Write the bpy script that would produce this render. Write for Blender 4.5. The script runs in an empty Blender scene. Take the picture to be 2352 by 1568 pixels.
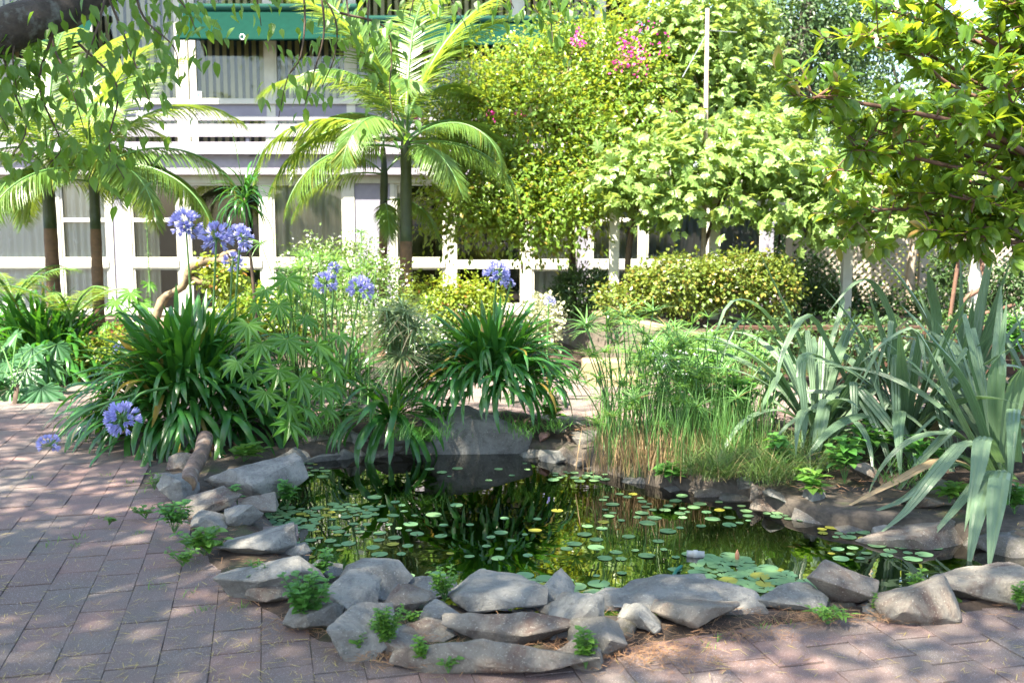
import bpy, bmesh, math, random
import numpy as np
from mathutils import Vector, Matrix, noise

# ---------------------------------------------------------------- camera, sky, sun, exposure
SC = bpy.context.scene
COL = SC.collection
F, HOR, H = 2350.0, 505.0, 1.6            # focal length in picture units (2352 wide), horizon row, eye height
PITCH = math.atan((784 - HOR) / F)
cam_d = bpy.data.cameras.new('camera'); cam = bpy.data.objects.new('camera', cam_d); COL.objects.link(cam)
cam.location = (0, 0, H); cam.rotation_euler = (math.pi / 2 - PITCH, 0, 0)
cam_d.sensor_width = 36; cam_d.lens = 36 * F / 2352; cam_d.clip_end = 500
cam_d.dof.use_dof = True; cam_d.dof.focus_distance = 5.6; cam_d.dof.aperture_fstop = 3.2
SC.camera = cam
SUN = Vector((-0.36, -0.42, 0.83)).normalized()
elev = math.asin(SUN.z); azim = math.atan2(SUN.x, SUN.y)
W = bpy.data.worlds.new('World'); SC.world = W; W.use_nodes = True
nt = W.node_tree; nt.nodes.clear()
sky = nt.nodes.new('ShaderNodeTexSky'); sky.sky_type = 'NISHITA'; sky.sun_disc = False
sky.sun_elevation = elev; sky.sun_rotation = azim; sky.dust_density = 1.5
bg = nt.nodes.new('ShaderNodeBackground'); bg.inputs[1].default_value = 0.085
wo = nt.nodes.new('ShaderNodeOutputWorld')
nt.links.new(sky.outputs[0], bg.inputs[0]); nt.links.new(bg.outputs[0], wo.inputs[0])
sd = bpy.data.lights.new('sun', 'SUN'); sd.energy = 5.0; sd.angle = math.radians(0.53); sd.color = (1, 0.91, 0.77)
so = bpy.data.objects.new('sun', sd); COL.objects.link(so); so.rotation_euler = SUN.to_track_quat('Z', 'Y').to_euler()
SC.view_settings.view_transform = 'Standard'; SC.view_settings.look = 'None'
SC.view_settings.exposure = 2.75; SC.view_settings.gamma = 1.0
SC.cycles.max_bounces = 8; SC.cycles.diffuse_bounces = 4; SC.cycles.glossy_bounces = 3
SC.cycles.transmission_bounces = 4; SC.cycles.transparent_max_bounces = 10
SC.cycles.use_denoising = True; SC.cycles.sample_clamp_indirect = 6
SC.cycles.caustics_reflective = False; SC.cycles.caustics_refractive = False

random.seed(7); RNG = np.random.default_rng(7)
U = random.uniform

# ---------------------------------------------------------------- helpers
CP, SP = math.cos(PITCH), math.sin(PITCH)
def ray(u, v):
    a = (784 - v) / F
    return Vector(((u - 1176) / F, CP + SP * a, -SP + CP * a))
def P(u, v, d):                           # the point on the sight line at forward distance d
    r = ray(u, v); return Vector((0, 0, H)) + r * (d / r.y)
def G(u, v, z=0.0):                       # the point where the sight line meets the level z
    r = ray(u, v); return Vector((0, 0, H)) + r * ((z - H) / r.z)

def tag(o, label=None, cat=None, group=None, kind=None):
    if label: o['label'] = label
    if cat: o['category'] = cat
    if group: o['group'] = group
    if kind: o['kind'] = kind
    return o
def thing(name, label, cat, loc=(0, 0, 0), group=None):
    o = bpy.data.objects.new(name, None); o.empty_display_size = 0.1; COL.objects.link(o)
    o.location = loc; return tag(o, label, cat, group)
def mk(name, V, Fc, mat=None, smooth=False):
    V = np.ascontiguousarray(V, dtype=np.float32).reshape(-1, 3); Fc = np.ascontiguousarray(Fc, dtype=np.int32)
    me = bpy.data.meshes.new(name); m, k = Fc.shape
    me.vertices.add(len(V)); me.vertices.foreach_set('co', V.ravel())
    me.loops.add(m * k); me.loops.foreach_set('vertex_index', Fc.ravel())
    me.polygons.add(m); me.polygons.foreach_set('loop_start', np.arange(0, m * k, k, dtype=np.int32))
    me.polygons.foreach_set('use_smooth', np.full(m, bool(smooth)))
    me.update(calc_edges=True)
    if mat: me.materials.append(MAT[mat])
    return me
def wloc(o):
    p = Vector(o.location)
    while o.parent: o = o.parent; p += Vector(o.location)
    return p
def ob(name, me, parent=None, loc=None, rot=None, scale=None, kind=None):
    """link one mesh object; without loc the mesh is in world coordinates"""
    o = bpy.data.objects.new(name, me); COL.objects.link(o)
    if parent is not None:
        o.parent = parent
        o.location = -wloc(parent) if loc is None else Vector(loc) - wloc(parent)
    elif loc is not None: o.location = loc
    if rot is not None: o.rotation_euler = rot
    if scale is not None: o.scale = (scale,) * 3 if isinstance(scale, (int, float)) else scale
    if kind: o['kind'] = kind
    return o
def kid(name, me, parent, loc=(0, 0, 0), rot=(0, 0, 0), scale=1.0):
    """a child placed in its parent's own axes"""
    o = bpy.data.objects.new(name, me); COL.objects.link(o); o.parent = parent
    o.location = loc; o.rotation_euler = rot
    o.scale = (scale,) * 3 if isinstance(scale, (int, float)) else scale
    return o
def join(parts):
    Vs, Fs, n = [], [], 0
    for V, Fc in parts:
        V = np.asarray(V, dtype=np.float32).reshape(-1, 3); Vs.append(V); Fs.append(np.asarray(Fc) + n); n += len(V)
    return np.concatenate(Vs), np.concatenate(Fs)
BOXF = np.array([(0, 1, 3, 2), (4, 6, 7, 5), (0, 4, 5, 1), (2, 3, 7, 6), (0, 2, 6, 4), (1, 5, 7, 3)])
def box(x0, x1, y0, y1, z0, z1):
    return np.array([(x, y, z) for x in (x0, x1) for y in (y0, y1) for z in (z0, z1)], dtype=np.float32), BOXF
def tube(pts, rad, sides=8, cap=True):
    pts = [Vector(p) for p in pts]; n = len(pts)
    if isinstance(rad, (int, float)): rad = [rad] * n
    V, Fc = [], []
    up = Vector((0.31, 0.17, 0.93))
    for i, p in enumerate(pts):
        t = (pts[min(i + 1, n - 1)] - pts[max(i - 1, 0)]).normalized()
        a = t.cross(up)
        if a.length < 0.05: a = t.cross(Vector((1, 0, 0)))
        a.normalize(); b = t.cross(a)
        for k in range(sides):
            q = 2 * math.pi * k / sides; V.append(p + (a * math.cos(q) + b * math.sin(q)) * rad[i])
    for i in range(n - 1):
        for k in range(sides):
            k2 = (k + 1) % sides; Fc.append((i * sides + k, i * sides + k2, (i + 1) * sides + k2, (i + 1) * sides + k))
    if cap:
        for base, c in ((0, pts[0]), ((n - 1) * sides, pts[-1])):
            ci = len(V); V.append(c)
            for k in range(0, sides, 2):
                Fc.append((base + k, base + (k + 1) % sides, base + (k + 2) % sides, ci))
    return np.array([tuple(v) for v in V], dtype=np.float32), np.array(Fc)
def curve(pts, n=12):
    """Catmull-Rom through the points"""
    p = [Vector(q) for q in pts]; p = [p[0] * 2 - p[1]] + p + [p[-1] * 2 - p[-2]]; out = []
    seg = len(p) - 3
    for i in range(seg):
        a, b, c, d = p[i:i + 4]; m = max(2, n // seg)
        for k in range(m + (i == seg - 1)):
            t = k / m
            out.append(0.5 * ((2 * b) + (c - a) * t + (2 * a - 5 * b + 4 * c - d) * t * t + (3 * b - a - 3 * c + d) * t ** 3))
    return out
def lerp(a, b, t): return a + (b - a) * t
def taper(r0, r1, n): return [lerp(r0, r1, i / (n - 1)) for i in range(n)]

# leaf shapes: x across, y along, z up; length 1
def leaf_t(w, n=4, fold=0.25, droop=0.25, prof=None):
    V, Fc = [], []
    for i in range(n):
        t = i / (n - 1)
        h = prof(t) if prof else math.sin(math.pi * t ** 0.8) * (1 - 0.25 * t)
        h = max(h, 0.02) * w / 2; zz = -droop * t * t
        V += [(-h, t, zz + fold * h), (0, t, zz), (h, t, zz + fold * h)]
    for i in range(n - 1):
        a = i * 3; Fc += [(a, a + 1, a + 4, a + 3), (a + 1, a + 2, a + 5, a + 4)]
    return np.array(V, dtype=np.float32), np.array(Fc)
LEAF2 = (np.array([(0, 0, 0), (0.27, 0.45, 0.05), (0, 1, -0.12), (-0.27, 0.45, 0.05)], dtype=np.float32), np.array([(0, 1, 2, 3)]))
LEAFR = (np.array([(0, 0, 0), (0.40, 0.5, 0.06), (0, 1, -0.1), (-0.40, 0.5, 0.06)], dtype=np.float32), np.array([(0, 1, 2, 3)]))
def palmate(lobes, span, sinus, wide, side=0.6, cup=0.1):
    """a lobed leaf as triangles round its petiole"""
    V = [(0, 0, 0)]; Fc = []
    for i in range(lobes):
        a = -span + 2 * span * i / (lobes - 1); L = 1 - (1 - side) * abs(a / span) ** 1.5; st = span / (lobes - 1)
        for r, da in ((sinus * L, -st), (0.68 * L, -wide), (0.86 * L, -wide * 0.42), (L, 0), (0.86 * L, wide * 0.42), (0.68 * L, wide), (sinus * L, st)):
            b = a + da; V.append((r * math.sin(b), r * math.cos(b), -cup * r * r + 0.05 * (abs(da) > 0)))
        k = len(V) - 7
        Fc += [(0, k + j, k + j + 1) for j in range(6)]
    return np.array(V, dtype=np.float32), np.array(Fc)
def nrm(a): return a / np.maximum(np.linalg.norm(a, axis=-1, keepdims=True), 1e-6)
def scatter(T, pos, D, N, s):
    """copies of a leaf shape: position, direction, normal hint and length, all arrays"""
    V0, F0 = T; pos = np.asarray(pos, dtype=np.float32); D = nrm(np.asarray(D, dtype=np.float32)); m = len(pos)
    B = nrm(np.cross(D, N)); N2 = np.cross(B, D); s = np.asarray(s, dtype=np.float32).reshape(-1, 1, 1)
    V = pos[:, None, :] + s * (V0[None, :, 0:1] * B[:, None, :] + V0[None, :, 1:2] * D[:, None, :] + V0[None, :, 2:3] * N2[:, None, :])
    Fc = F0[None] + (np.arange(m) * len(V0))[:, None, None]
    return V.reshape(-1, 3), Fc.reshape(-1, F0.shape[1])
def rsphere(n): return nrm(RNG.normal(size=(n, 3)))
def cloud(blobs, n, clump=0.16, per=14, shell=0.5, density=None):
    """leaf positions and outward directions in clumps through a set of ellipsoids (centre, radii)"""
    vol = np.array([b[1][0] * b[1][1] * b[1][2] for b in blobs]) ** 0.75; vol /= vol.sum()
    nc = max(1, n // per); which = RNG.choice(len(blobs), nc, p=vol)
    C = np.array([b[0] for b in blobs])[which]; R = np.array([b[1] for b in blobs])[which]
    d = rsphere(nc); r = RNG.uniform(shell ** 3, 1, nc) ** (1 / 3)
    c = C + d * R * r[:, None]
    off = RNG.normal(size=(nc * per, 3)) * clump * 0.5 * np.repeat(RNG.uniform(0.6, 1.4, nc), per)[:, None]
    pos = np.repeat(c, per, 0) + off
    out = nrm(np.repeat(d, per, 0) * 0.6 + nrm(off) * 0.8)
    return pos, out
def blob(u, v, ru, rv, d, rd=None):
    c = P(u, v, d); return (tuple(c), (ru * d / F, (rd if rd else 0.6 * min(ru, rv) * d / F), rv * d / F))
def leaf_dirs(out, down=0.3, jit=0.6, up=1.0):
    D = nrm(out + np.array([0, 0, -down]) + RNG.normal(size=out.shape) * jit)
    N = nrm(np.array([0, 0, up]) * 0.75 + out * 0.7 + RNG.normal(size=out.shape) * 0.38)
    return D, N

# ---------------------------------------------------------------- materials
MAT = {}
def newmat(name):
    m = bpy.data.materials.new(name); m.use_nodes = True; t = m.node_tree; t.nodes.clear()
    o = t.nodes.new('ShaderNodeOutputMaterial'); MAT[name] = m
    return m, t, o
def nd(t, kind, **kw):
    n = t.nodes.new(kind)
    for k, v in kw.items():
        if k.startswith('i_'): n.inputs[k[2:].replace('_', ' ')].default_value = v
        else: setattr(n, k, v)
    return n
def rgba(c): return (c[0], c[1], c[2], 1)
def mixc(t, fac, a, b):
    n = nd(t, 'ShaderNodeMix', data_type='RGBA')
    for s, x in ((n.inputs[0], fac), (n.inputs[6], a), (n.inputs[7], b)):
        if isinstance(x, (int, float)): s.default_value = x
        elif isinstance(x, tuple): s.default_value = rgba(x)
        else: t.links.new(x, s)
    return n.outputs[2]
def ramp(t, src, a, b):
    n = nd(t, 'ShaderNodeMapRange'); n.inputs[1].default_value = a; n.inputs[2].default_value = b
    t.links.new(src, n.inputs[0]); return n.outputs[0]
def noise_n(t, scale, detail=4, rough=0.55, coord='Object', dist=0.0):
    c = nd(t, 'ShaderNodeTexCoord'); n = nd(t, 'ShaderNodeTexNoise'); n.inputs['Scale'].default_value = scale
    n.inputs['Detail'].default_value = detail; n.inputs['Roughness'].default_value = rough; n.inputs['Distortion'].default_value = dist
    if coord == 'World':
        g = nd(t, 'ShaderNodeNewGeometry'); t.links.new(g.outputs['Position'], n.inputs['Vector'])
    else: t.links.new(c.outputs[coord], n.inputs['Vector'])
    return n.outputs[0]
def leafmat(name, a, b, tr, rough=0.38, mixf=0.4, spec=0.5, island=True, tint=None, tfac=0.0):
    m, t, o = newmat(name)
    if island: r = nd(t, 'ShaderNodeNewGeometry').outputs['Random Per Island']
    else: r = nd(t, 'ShaderNodeObjectInfo').outputs['Random']
    c = mixc(t, r, a, b)
    n = noise_n(t, 9, 3, coord='World')
    c = mixc(t, ramp(t, n, 0.62, 0.78), c, tuple(min(1, x * 1.5 + 0.01) for x in b))
    if tint:                                # some leaves of another colour: young, dying
        g = nd(t, 'ShaderNodeMath', operation='GREATER_THAN'); g.inputs[1].default_value = 1 - tfac
        t.links.new(r, g.inputs[0]); c = mixc(t, g.outputs[0], c, tint)
    p = nd(t, 'ShaderNodeBsdfPrincipled'); p.inputs['Roughness'].default_value = rough
    p.inputs['Specular IOR Level'].default_value = spec
    t.links.new(c, p.inputs['Base Color'])
    tl = nd(t, 'ShaderNodeBsdfTranslucent'); t.links.new(mixc(t, r, tr, tuple(x * 0.72 for x in tr)), tl.inputs[0])
    ms = nd(t, 'ShaderNodeMixShader'); ms.inputs[0].default_value = mixf
    t.links.new(p.outputs[0], ms.inputs[1]); t.links.new(tl.outputs[0], ms.inputs[2]); t.links.new(ms.outputs[0], o.inputs[0])
    return m
def solid(name, a, b=None, scale=20, rough=0.7, bump=0.0, bscale=60, spec=0.4, coord='Object', c3=None, s3=3, lo=0.35, hi=0.65, rnd=0.0, metal=0.0, lo3=0.55, hi3=0.7):
    m, t, o = newmat(name)
    p = nd(t, 'ShaderNodeBsdfPrincipled'); p.inputs['Roughness'].default_value = rough; p.inputs['Specular IOR Level'].default_value = spec
    p.inputs['Metallic'].default_value = metal
    c = mixc(t, ramp(t, noise_n(t, scale, 6, 0.65, coord), lo, hi), a, b or tuple(x * 0.8 for x in a))
    if c3: c = mixc(t, ramp(t, noise_n(t, s3, 5, 0.6, coord), lo3, hi3), c, c3)
    if rnd:
        r = nd(t, 'ShaderNodeObjectInfo').outputs['Random']
        hs = nd(t, 'ShaderNodeHueSaturation'); t.links.new(c, hs.inputs['Color'])
        mr = nd(t, 'ShaderNodeMapRange'); mr.inputs[3].default_value = 1 - rnd; mr.inputs[4].default_value = 1 + rnd
        t.links.new(r, mr.inputs[0]); t.links.new(mr.outputs[0], hs.inputs['Value']); c = hs.outputs[0]
    t.links.new(c, p.inputs['Base Color'])
    if bump:
        bn = nd(t, 'ShaderNodeBump'); bn.inputs['Strength'].default_value = bump; bn.inputs['Distance'].default_value = 0.01
        t.links.new(noise_n(t, bscale, 8, 0.7, coord), bn.inputs['Height']); t.links.new(bn.outputs[0], p.inputs['Normal'])
    t.links.new(p.outputs[0], o.inputs[0])
    return m
def glassy(name, tint, rough=0.02, ior=1.45, bump=0.0, dirt=None, reflect_tint=1.0):
    m, t, o = newmat(name)
    tr = nd(t, 'ShaderNodeBsdfTransparent'); tr.inputs[0].default_value = rgba(tint)
    gl = nd(t, 'ShaderNodeBsdfGlossy'); gl.inputs['Roughness'].default_value = rough; gl.inputs['Color'].default_value = (reflect_tint, reflect_tint, reflect_tint * 0.95, 1)
    fr = nd(t, 'ShaderNodeFresnel'); fr.inputs[0].default_value = ior
    ms = nd(t, 'ShaderNodeMixShader')
    base = tr.outputs[0]
    if dirt:
        df = nd(t, 'ShaderNodeBsdfDiffuse'); df.inputs[0].default_value = rgba(dirt[0])
        m2 = nd(t, 'ShaderNodeMixShader'); m2.inputs[0].default_value = dirt[1]
        t.links.new(base, m2.inputs[1]); t.links.new(df.outputs[0], m2.inputs[2]); base = m2.outputs[0]
    if bump:
        bn = nd(t, 'ShaderNodeBump'); bn.inputs['Strength'].default_value = bump; bn.inputs['Distance'].default_value = 0.02
        t.links.new(noise_n(t, 5, 2, 0.5, 'World'), bn.inputs['Height'])
        t.links.new(bn.outputs[0], gl.inputs['Normal']); t.links.new(bn.outputs[0], fr.inputs['Normal'])
    t.links.new(fr.outputs[0], ms.inputs[0]); t.links.new(base, ms.inputs[1]); t.links.new(gl.outputs[0], ms.inputs[2])
    t.links.new(ms.outputs[0], o.inputs[0]); return m

# leaves
leafmat('m_overhead', (0.06, 0.15, 0.025), (0.10, 0.20, 0.035), (0.30, 0.50, 0.04), 0.42, 0.5, island=False)
leafmat('m_overhead_mass', (0.06, 0.15, 0.025), (0.10, 0.20, 0.035), (0.30, 0.50, 0.04), 0.42, 0.5)
leafmat('m_palm', (0.075, 0.16, 0.035), (0.12, 0.21, 0.045), (0.36, 0.48, 0.05), 0.32, 0.4, tint=(0.25, 0.25, 0.05), tfac=0.12)
leafmat('m_boug', (0.08, 0.17, 0.022), (0.16, 0.25, 0.035), (0.45, 0.54, 0.04), 0.32, 0.4, tint=(0.22, 0.17, 0.04), tfac=0.08)
leafmat('m_grape', (0.13, 0.23, 0.06), (0.19, 0.29, 0.085), (0.45, 0.56, 0.1), 0.36, 0.4, island=False)
leafmat('m_grape_mass', (0.13, 0.23, 0.06), (0.19, 0.29, 0.085), (0.45, 0.56, 0.1), 0.36, 0.4)
leafmat('m_glossy', (0.06, 0.14, 0.02), (0.11, 0.20, 0.028), (0.42, 0.55, 0.03), 0.27, 0.46, island=False, tint=(0.22, 0.14, 0.05), tfac=0.05)
leafmat('m_glossy_mass', (0.06, 0.14, 0.02), (0.11, 0.20, 0.028), (0.42, 0.55, 0.03), 0.27, 0.46, tint=(0.22, 0.14, 0.05), tfac=0.04)
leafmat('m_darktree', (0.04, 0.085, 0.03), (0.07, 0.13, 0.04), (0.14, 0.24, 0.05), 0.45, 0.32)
leafmat('m_aga', (0.022, 0.095, 0.02), (0.045, 0.15, 0.025), (0.12, 0.36, 0.02), 0.26, 0.28, island=False, tint=(0.25, 0.17, 0.03), tfac=0.03)
leafmat('m_aga_mass', (0.022, 0.095, 0.02), (0.045, 0.15, 0.025), (0.12, 0.36, 0.02), 0.26, 0.28, tint=(0.28, 0.2, 0.05), tfac=0.06)
leafmat('m_flax', (0.105, 0.175, 0.10), (0.16, 0.235, 0.14), (0.2, 0.36, 0.11), 0.36, 0.3, island=False, tint=(0.28, 0.21, 0.12), tfac=0.05)
leafmat('m_fatsia', (0.075, 0.2, 0.03), (0.11, 0.25, 0.04), (0.2, 0.45, 0.03), 0.33, 0.35, island=False)
leafmat('m_acanthus', (0.04, 0.12, 0.05), (0.06, 0.15, 0.05), (0.12, 0.3, 0.05), 0.4, 0.3, island=False)
leafmat('m_papyrus', (0.09, 0.22, 0.06), (0.14, 0.27, 0.07), (0.28, 0.5, 0.08), 0.38, 0.4, tint=(0.26, 0.2, 0.08), tfac=0.05)
leafmat('m_sedge', (0.15, 0.24, 0.11), (0.22, 0.28, 0.13), (0.3, 0.42, 0.12), 0.45, 0.35, tint=(0.4, 0.33, 0.2), tfac=0.15)
leafmat('m_grass', (0.07, 0.14, 0.03), (0.13, 0.19, 0.05), (0.22, 0.38, 0.06), 0.5, 0.3, tint=(0.26, 0.2, 0.09), tfac=0.1)
leafmat('m_dry', (0.20, 0.13, 0.06), (0.32, 0.22, 0.11), (0.25, 0.16, 0.06), 0.7, 0.2)
leafmat('m_weed', (0.085, 0.21, 0.03), (0.13, 0.26, 0.04), (0.26, 0.50, 0.04), 0.42, 0.35)
leafmat('m_weed2', (0.065, 0.2, 0.035), (0.10, 0.24, 0.045), (0.2, 0.46, 0.05), 0.4, 0.32)
leafmat('m_nandina', (0.13, 0.22, 0.025), (0.21, 0.27, 0.03), (0.45, 0.5, 0.03), 0.4, 0.38, tint=(0.3, 0.13, 0.03), tfac=0.04)
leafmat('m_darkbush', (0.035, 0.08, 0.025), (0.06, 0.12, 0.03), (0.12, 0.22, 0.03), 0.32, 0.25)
leafmat('m_yellowbush', (0.085, 0.15, 0.025), (0.17, 0.21, 0.04), (0.32, 0.38, 0.04), 0.36, 0.32, tint=(0.3, 0.23, 0.05), tfac=0.12)
leafmat('m_variegated', (0.34, 0.38, 0.2), (0.55, 0.55, 0.38), (0.5, 0.52, 0.3), 0.4, 0.3)
leafmat('m_whitebush', (0.08, 0.16, 0.04), (0.14, 0.22, 0.06), (0.3, 0.42, 0.08), 0.4, 0.35)
leafmat('m_pad', (0.13, 0.27, 0.13), (0.2, 0.34, 0.14), (0.1, 0.2, 0.05), 0.3, 0.15, island=False, tint=(0.34, 0.33, 0.05), tfac=0.12)
leafmat('m_blue', (0.34, 0.36, 0.66), (0.46, 0.44, 0.74), (0.4, 0.42, 0.85), 0.5, 0.35)
leafmat('m_magenta', (0.62, 0.03, 0.30), (0.75, 0.08, 0.42), (0.8, 0.05, 0.45), 0.5, 0.4)
leafmat('m_white_petal', (0.75, 0.75, 0.68), (0.8, 0.8, 0.74), (0.7, 0.7, 0.6), 0.5, 0.3)
leafmat('m_needle', (0.42, 0.32, 0.09), (0.5, 0.4, 0.14), (0.4, 0.3, 0.1), 0.6, 0.1, tint=(0.22, 0.12, 0.05), tfac=0.25)
leafmat('m_litter', (0.22, 0.11, 0.055), (0.34, 0.2, 0.10), (0.3, 0.16, 0.06), 0.7, 0.1)
leafmat('m_stalk', (0.07, 0.17, 0.04), (0.09, 0.2, 0.05), (0.1, 0.2, 0.04), 0.4, 0.05)
# wood, stone, ground
solid('m_bark', (0.075, 0.06, 0.048), (0.03, 0.025, 0.02), 14, 0.9, 0.8, 40, c3=(0.17, 0.18, 0.16), s3=9)
solid('m_twig', (0.10, 0.07, 0.045), (0.06, 0.04, 0.03), 20, 0.85)
solid('m_redtwig', (0.16, 0.085, 0.055), (0.09, 0.05, 0.035), 20, 0.8)
solid('m_driftwood', (0.28, 0.21, 0.12), (0.12, 0.085, 0.05), 12, 0.85, 0.7, 30)
solid('m_log', (0.22, 0.15, 0.11), (0.09, 0.065, 0.05), 26, 0.85, 0.6, 60, c3=(0.28, 0.24, 0.2), s3=8)
solid('m_logend', (0.25, 0.17, 0.1), (0.09, 0.06, 0.04), 30, 0.85, 0.5, 90)
def rockmat(name, a, b, stain, lichen, seed, wet=0.82):
    m, t, o = newmat(name); p = nd(t, 'ShaderNodeBsdfPrincipled'); p.inputs['Roughness'].default_value = wet
    r = nd(t, 'ShaderNodeObjectInfo').outputs['Random']
    c = mixc(t, r, a, b)
    c = mixc(t, ramp(t, noise_n(t, 4.5, 6, 0.7, 'World', 0.6), 0.45, 0.62), c, stain)
    c = mixc(t, ramp(t, noise_n(t, 38, 5, 0.7, 'World'), 0.52, 0.72), c, tuple(x * 0.55 for x in a))
    c = mixc(t, ramp(t, noise_n(t, 120, 3, 0.6, 'World'), 0.60, 0.70), c, tuple(min(1, x * 1.6) for x in a))
    c = mixc(t, ramp(t, noise_n(t, 15 + seed, 6, 0.75, 'World', 0.4), 0.665, 0.70), c, lichen)
    t.links.new(c, p.inputs['Base Color'])
    b1 = nd(t, 'ShaderNodeBump'); b1.inputs['Strength'].default_value = 0.7; b1.inputs['Distance'].default_value = 0.03
    t.links.new(noise_n(t, 13, 8, 0.68, 'World', 0.5), b1.inputs['Height'])
    b2 = nd(t, 'ShaderNodeBump'); b2.inputs['Strength'].default_value = 0.6; b2.inputs['Distance'].default_value = 0.006
    t.links.new(noise_n(t, 90, 6, 0.75, 'World'), b2.inputs['Height']); t.links.new(b1.outputs[0], b2.inputs['Normal'])
    t.links.new(b2.outputs[0], p.inputs['Normal']); t.links.new(p.outputs[0], o.inputs[0])
rockmat('m_rock', (0.18, 0.18, 0.165), (0.24, 0.23, 0.20), (0.115, 0.11, 0.098), (0.42, 0.42, 0.36), 0)
rockmat('m_rockbrown', (0.20, 0.18, 0.145), (0.155, 0.135, 0.11), (0.085, 0.055, 0.042), (0.36, 0.36, 0.30), 3)
rockmat('m_rockdark', (0.15, 0.14, 0.12), (0.12, 0.11, 0.10), (0.07, 0.065, 0.045), (0.26, 0.27, 0.2), 5, 0.6)
solid('m_rockpink', (0.36, 0.2, 0.16), (0.25, 0.14, 0.11), 20, 0.8, 0.4, 60, coord='World')
solid('m_soil', (0.075, 0.052, 0.036), (0.035, 0.025, 0.018), 18, 0.95, 0.9, 60, coord='World', c3=(0.06, 0.08, 0.025), s3=2.5)
solid('m_joint', (0.095, 0.078, 0.06), (0.05, 0.042, 0.034), 30, 0.95, 0.6, 90, coord='World', c3=(0.05, 0.075, 0.02), s3=3)
solid('m_mud', (0.15, 0.10, 0.03), (0.04, 0.03, 0.012), 3.2, 0.9, 0.3, 20, coord='World', c3=(0.20, 0.12, 0.03), s3=1.8)
solid('m_underwater', (0.6, 0.42, 0.16), (0.36, 0.26, 0.09), 9, 0.9, coord='World')
# house and made things
solid('m_wall', (0.23, 0.225, 0.27), (0.20, 0.195, 0.24), 6, 0.8, 0.1, 80, coord='World')
solid('m_board', (0.30, 0.28, 0.33), (0.25, 0.235, 0.28), 9, 0.7, 0.1, 80, coord='World', rnd=0.05)
solid('m_base', (0.34, 0.27, 0.19), (0.25, 0.2, 0.14), 10, 0.85, 0.4, 60, coord='World')
solid('m_cream', (0.52, 0.52, 0.45), (0.44, 0.44, 0.38), 8, 0.55, 0.05, 60, coord='World')
solid('m_lattice', (0.40, 0.36, 0.29), (0.33, 0.29, 0.23), 8, 0.7, coord='World', rnd=0.06)
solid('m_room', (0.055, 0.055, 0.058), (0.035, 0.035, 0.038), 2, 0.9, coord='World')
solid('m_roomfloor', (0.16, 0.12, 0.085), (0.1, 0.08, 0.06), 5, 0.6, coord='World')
solid('m_awning', (0.003, 0.028, 0.020), (0.0025, 0.024, 0.017), 12, 0.95, 0.0, 200, spec=0.08, coord='World')
solid('m_gutter', (0.03, 0.11, 0.08), (0.025, 0.095, 0.07), 8, 0.4, coord='World')
solid('m_roof', (0.09, 0.09, 0.10), (0.06, 0.06, 0.07), 12, 0.8, coord='World')
solid('m_slat', (0.46, 0.39, 0.23), (0.4, 0.34, 0.2), 6, 0.7, coord='World', rnd=0.06)
solid('m_metal', (0.6, 0.6, 0.6), (0.5, 0.5, 0.5), 30, 0.35, metal=0.9)
solid('m_brass', (0.12, 0.09, 0.05), (0.08, 0.06, 0.04), 30, 0.4, metal=0.6)
solid('m_sticker', (0.72, 0.78, 0.85), (0.72, 0.78, 0.85), 5, 0.5)
solid('m_stickerblue', (0.12, 0.3, 0.6), (0.12, 0.3, 0.6), 5, 0.5)
solid('m_concrete', (0.17, 0.145, 0.115), (0.10, 0.085, 0.068), 7, 0.9, 0.5, 50, coord='World', c3=(0.10, 0.11, 0.04), s3=3)
solid('m_sandstone', (0.30, 0.245, 0.145), (0.22, 0.175, 0.10), 8, 0.85, 0.4, 50, coord='World')
solid('m_timber', (0.075, 0.036, 0.022), (0.05, 0.025, 0.016), 10, 0.8, 0.3, 60, coord='World', rnd=0.15)
solid('m_terracotta', (0.36, 0.11, 0.05), (0.28, 0.085, 0.04), 12, 0.75, 0.2, 60, coord='World')
solid('m_weathered', (0.36, 0.30, 0.23), (0.26, 0.21, 0.16), 14, 0.85, 0.4, 70)
solid('m_plastic', (0.42, 0.44, 0.47), (0.38, 0.40, 0.43), 6, 0.4, 0.0)
solid('m_pvc', (0.5, 0.49, 0.44), (0.33, 0.32, 0.28), 20, 0.5)
solid('m_hose', (0.01, 0.17, 0.13), (0.01, 0.13, 0.1), 20, 0.4)
solid('m_black', (0.02, 0.022, 0.026), (0.03, 0.03, 0.035), 20, 0.35)
solid('m_lens', (0.25, 0.4, 0.5), (0.3, 0.45, 0.55), 20, 0.15)
solid('m_orange', (0.6, 0.2, 0.03), (0.55, 0.17, 0.03), 20, 0.4)
solid('m_redpipe', (0.35, 0.04, 0.02), (0.3, 0.04, 0.02), 20, 0.5)
solid('m_bud', (0.6, 0.25, 0.13), (0.45, 0.2, 0.1), 20, 0.5)
leafmat('m_curtain', (0.84, 0.83, 0.78), (0.80, 0.79, 0.74), (0.6, 0.62, 0.62), 0.9, 0.2, 0.1)
leafmat('m_curtain_blue', (0.42, 0.48, 0.52), (0.38, 0.45, 0.5), (0.4, 0.45, 0.48), 0.9, 0.3, 0.1)
leafmat('m_curtain_beige', (0.70, 0.68, 0.55), (0.66, 0.64, 0.52), (0.6, 0.58, 0.44), 0.9, 0.35, 0.1)
solid('m_palmtrunk', (0.10, 0.07, 0.045), (0.06, 0.045, 0.03), 16, 0.85, 0.5, 50)
solid('m_palmring', (0.17, 0.095, 0.055), (0.1, 0.06, 0.04), 14, 0.85, 0.4, 50)
solid('m_crownshaft', (0.05, 0.065, 0.03), (0.03, 0.04, 0.02), 9, 0.5, 0.1, 30)
glassy('m_glass', (0.95, 0.97, 0.97), 0.02, 1.45)
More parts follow.
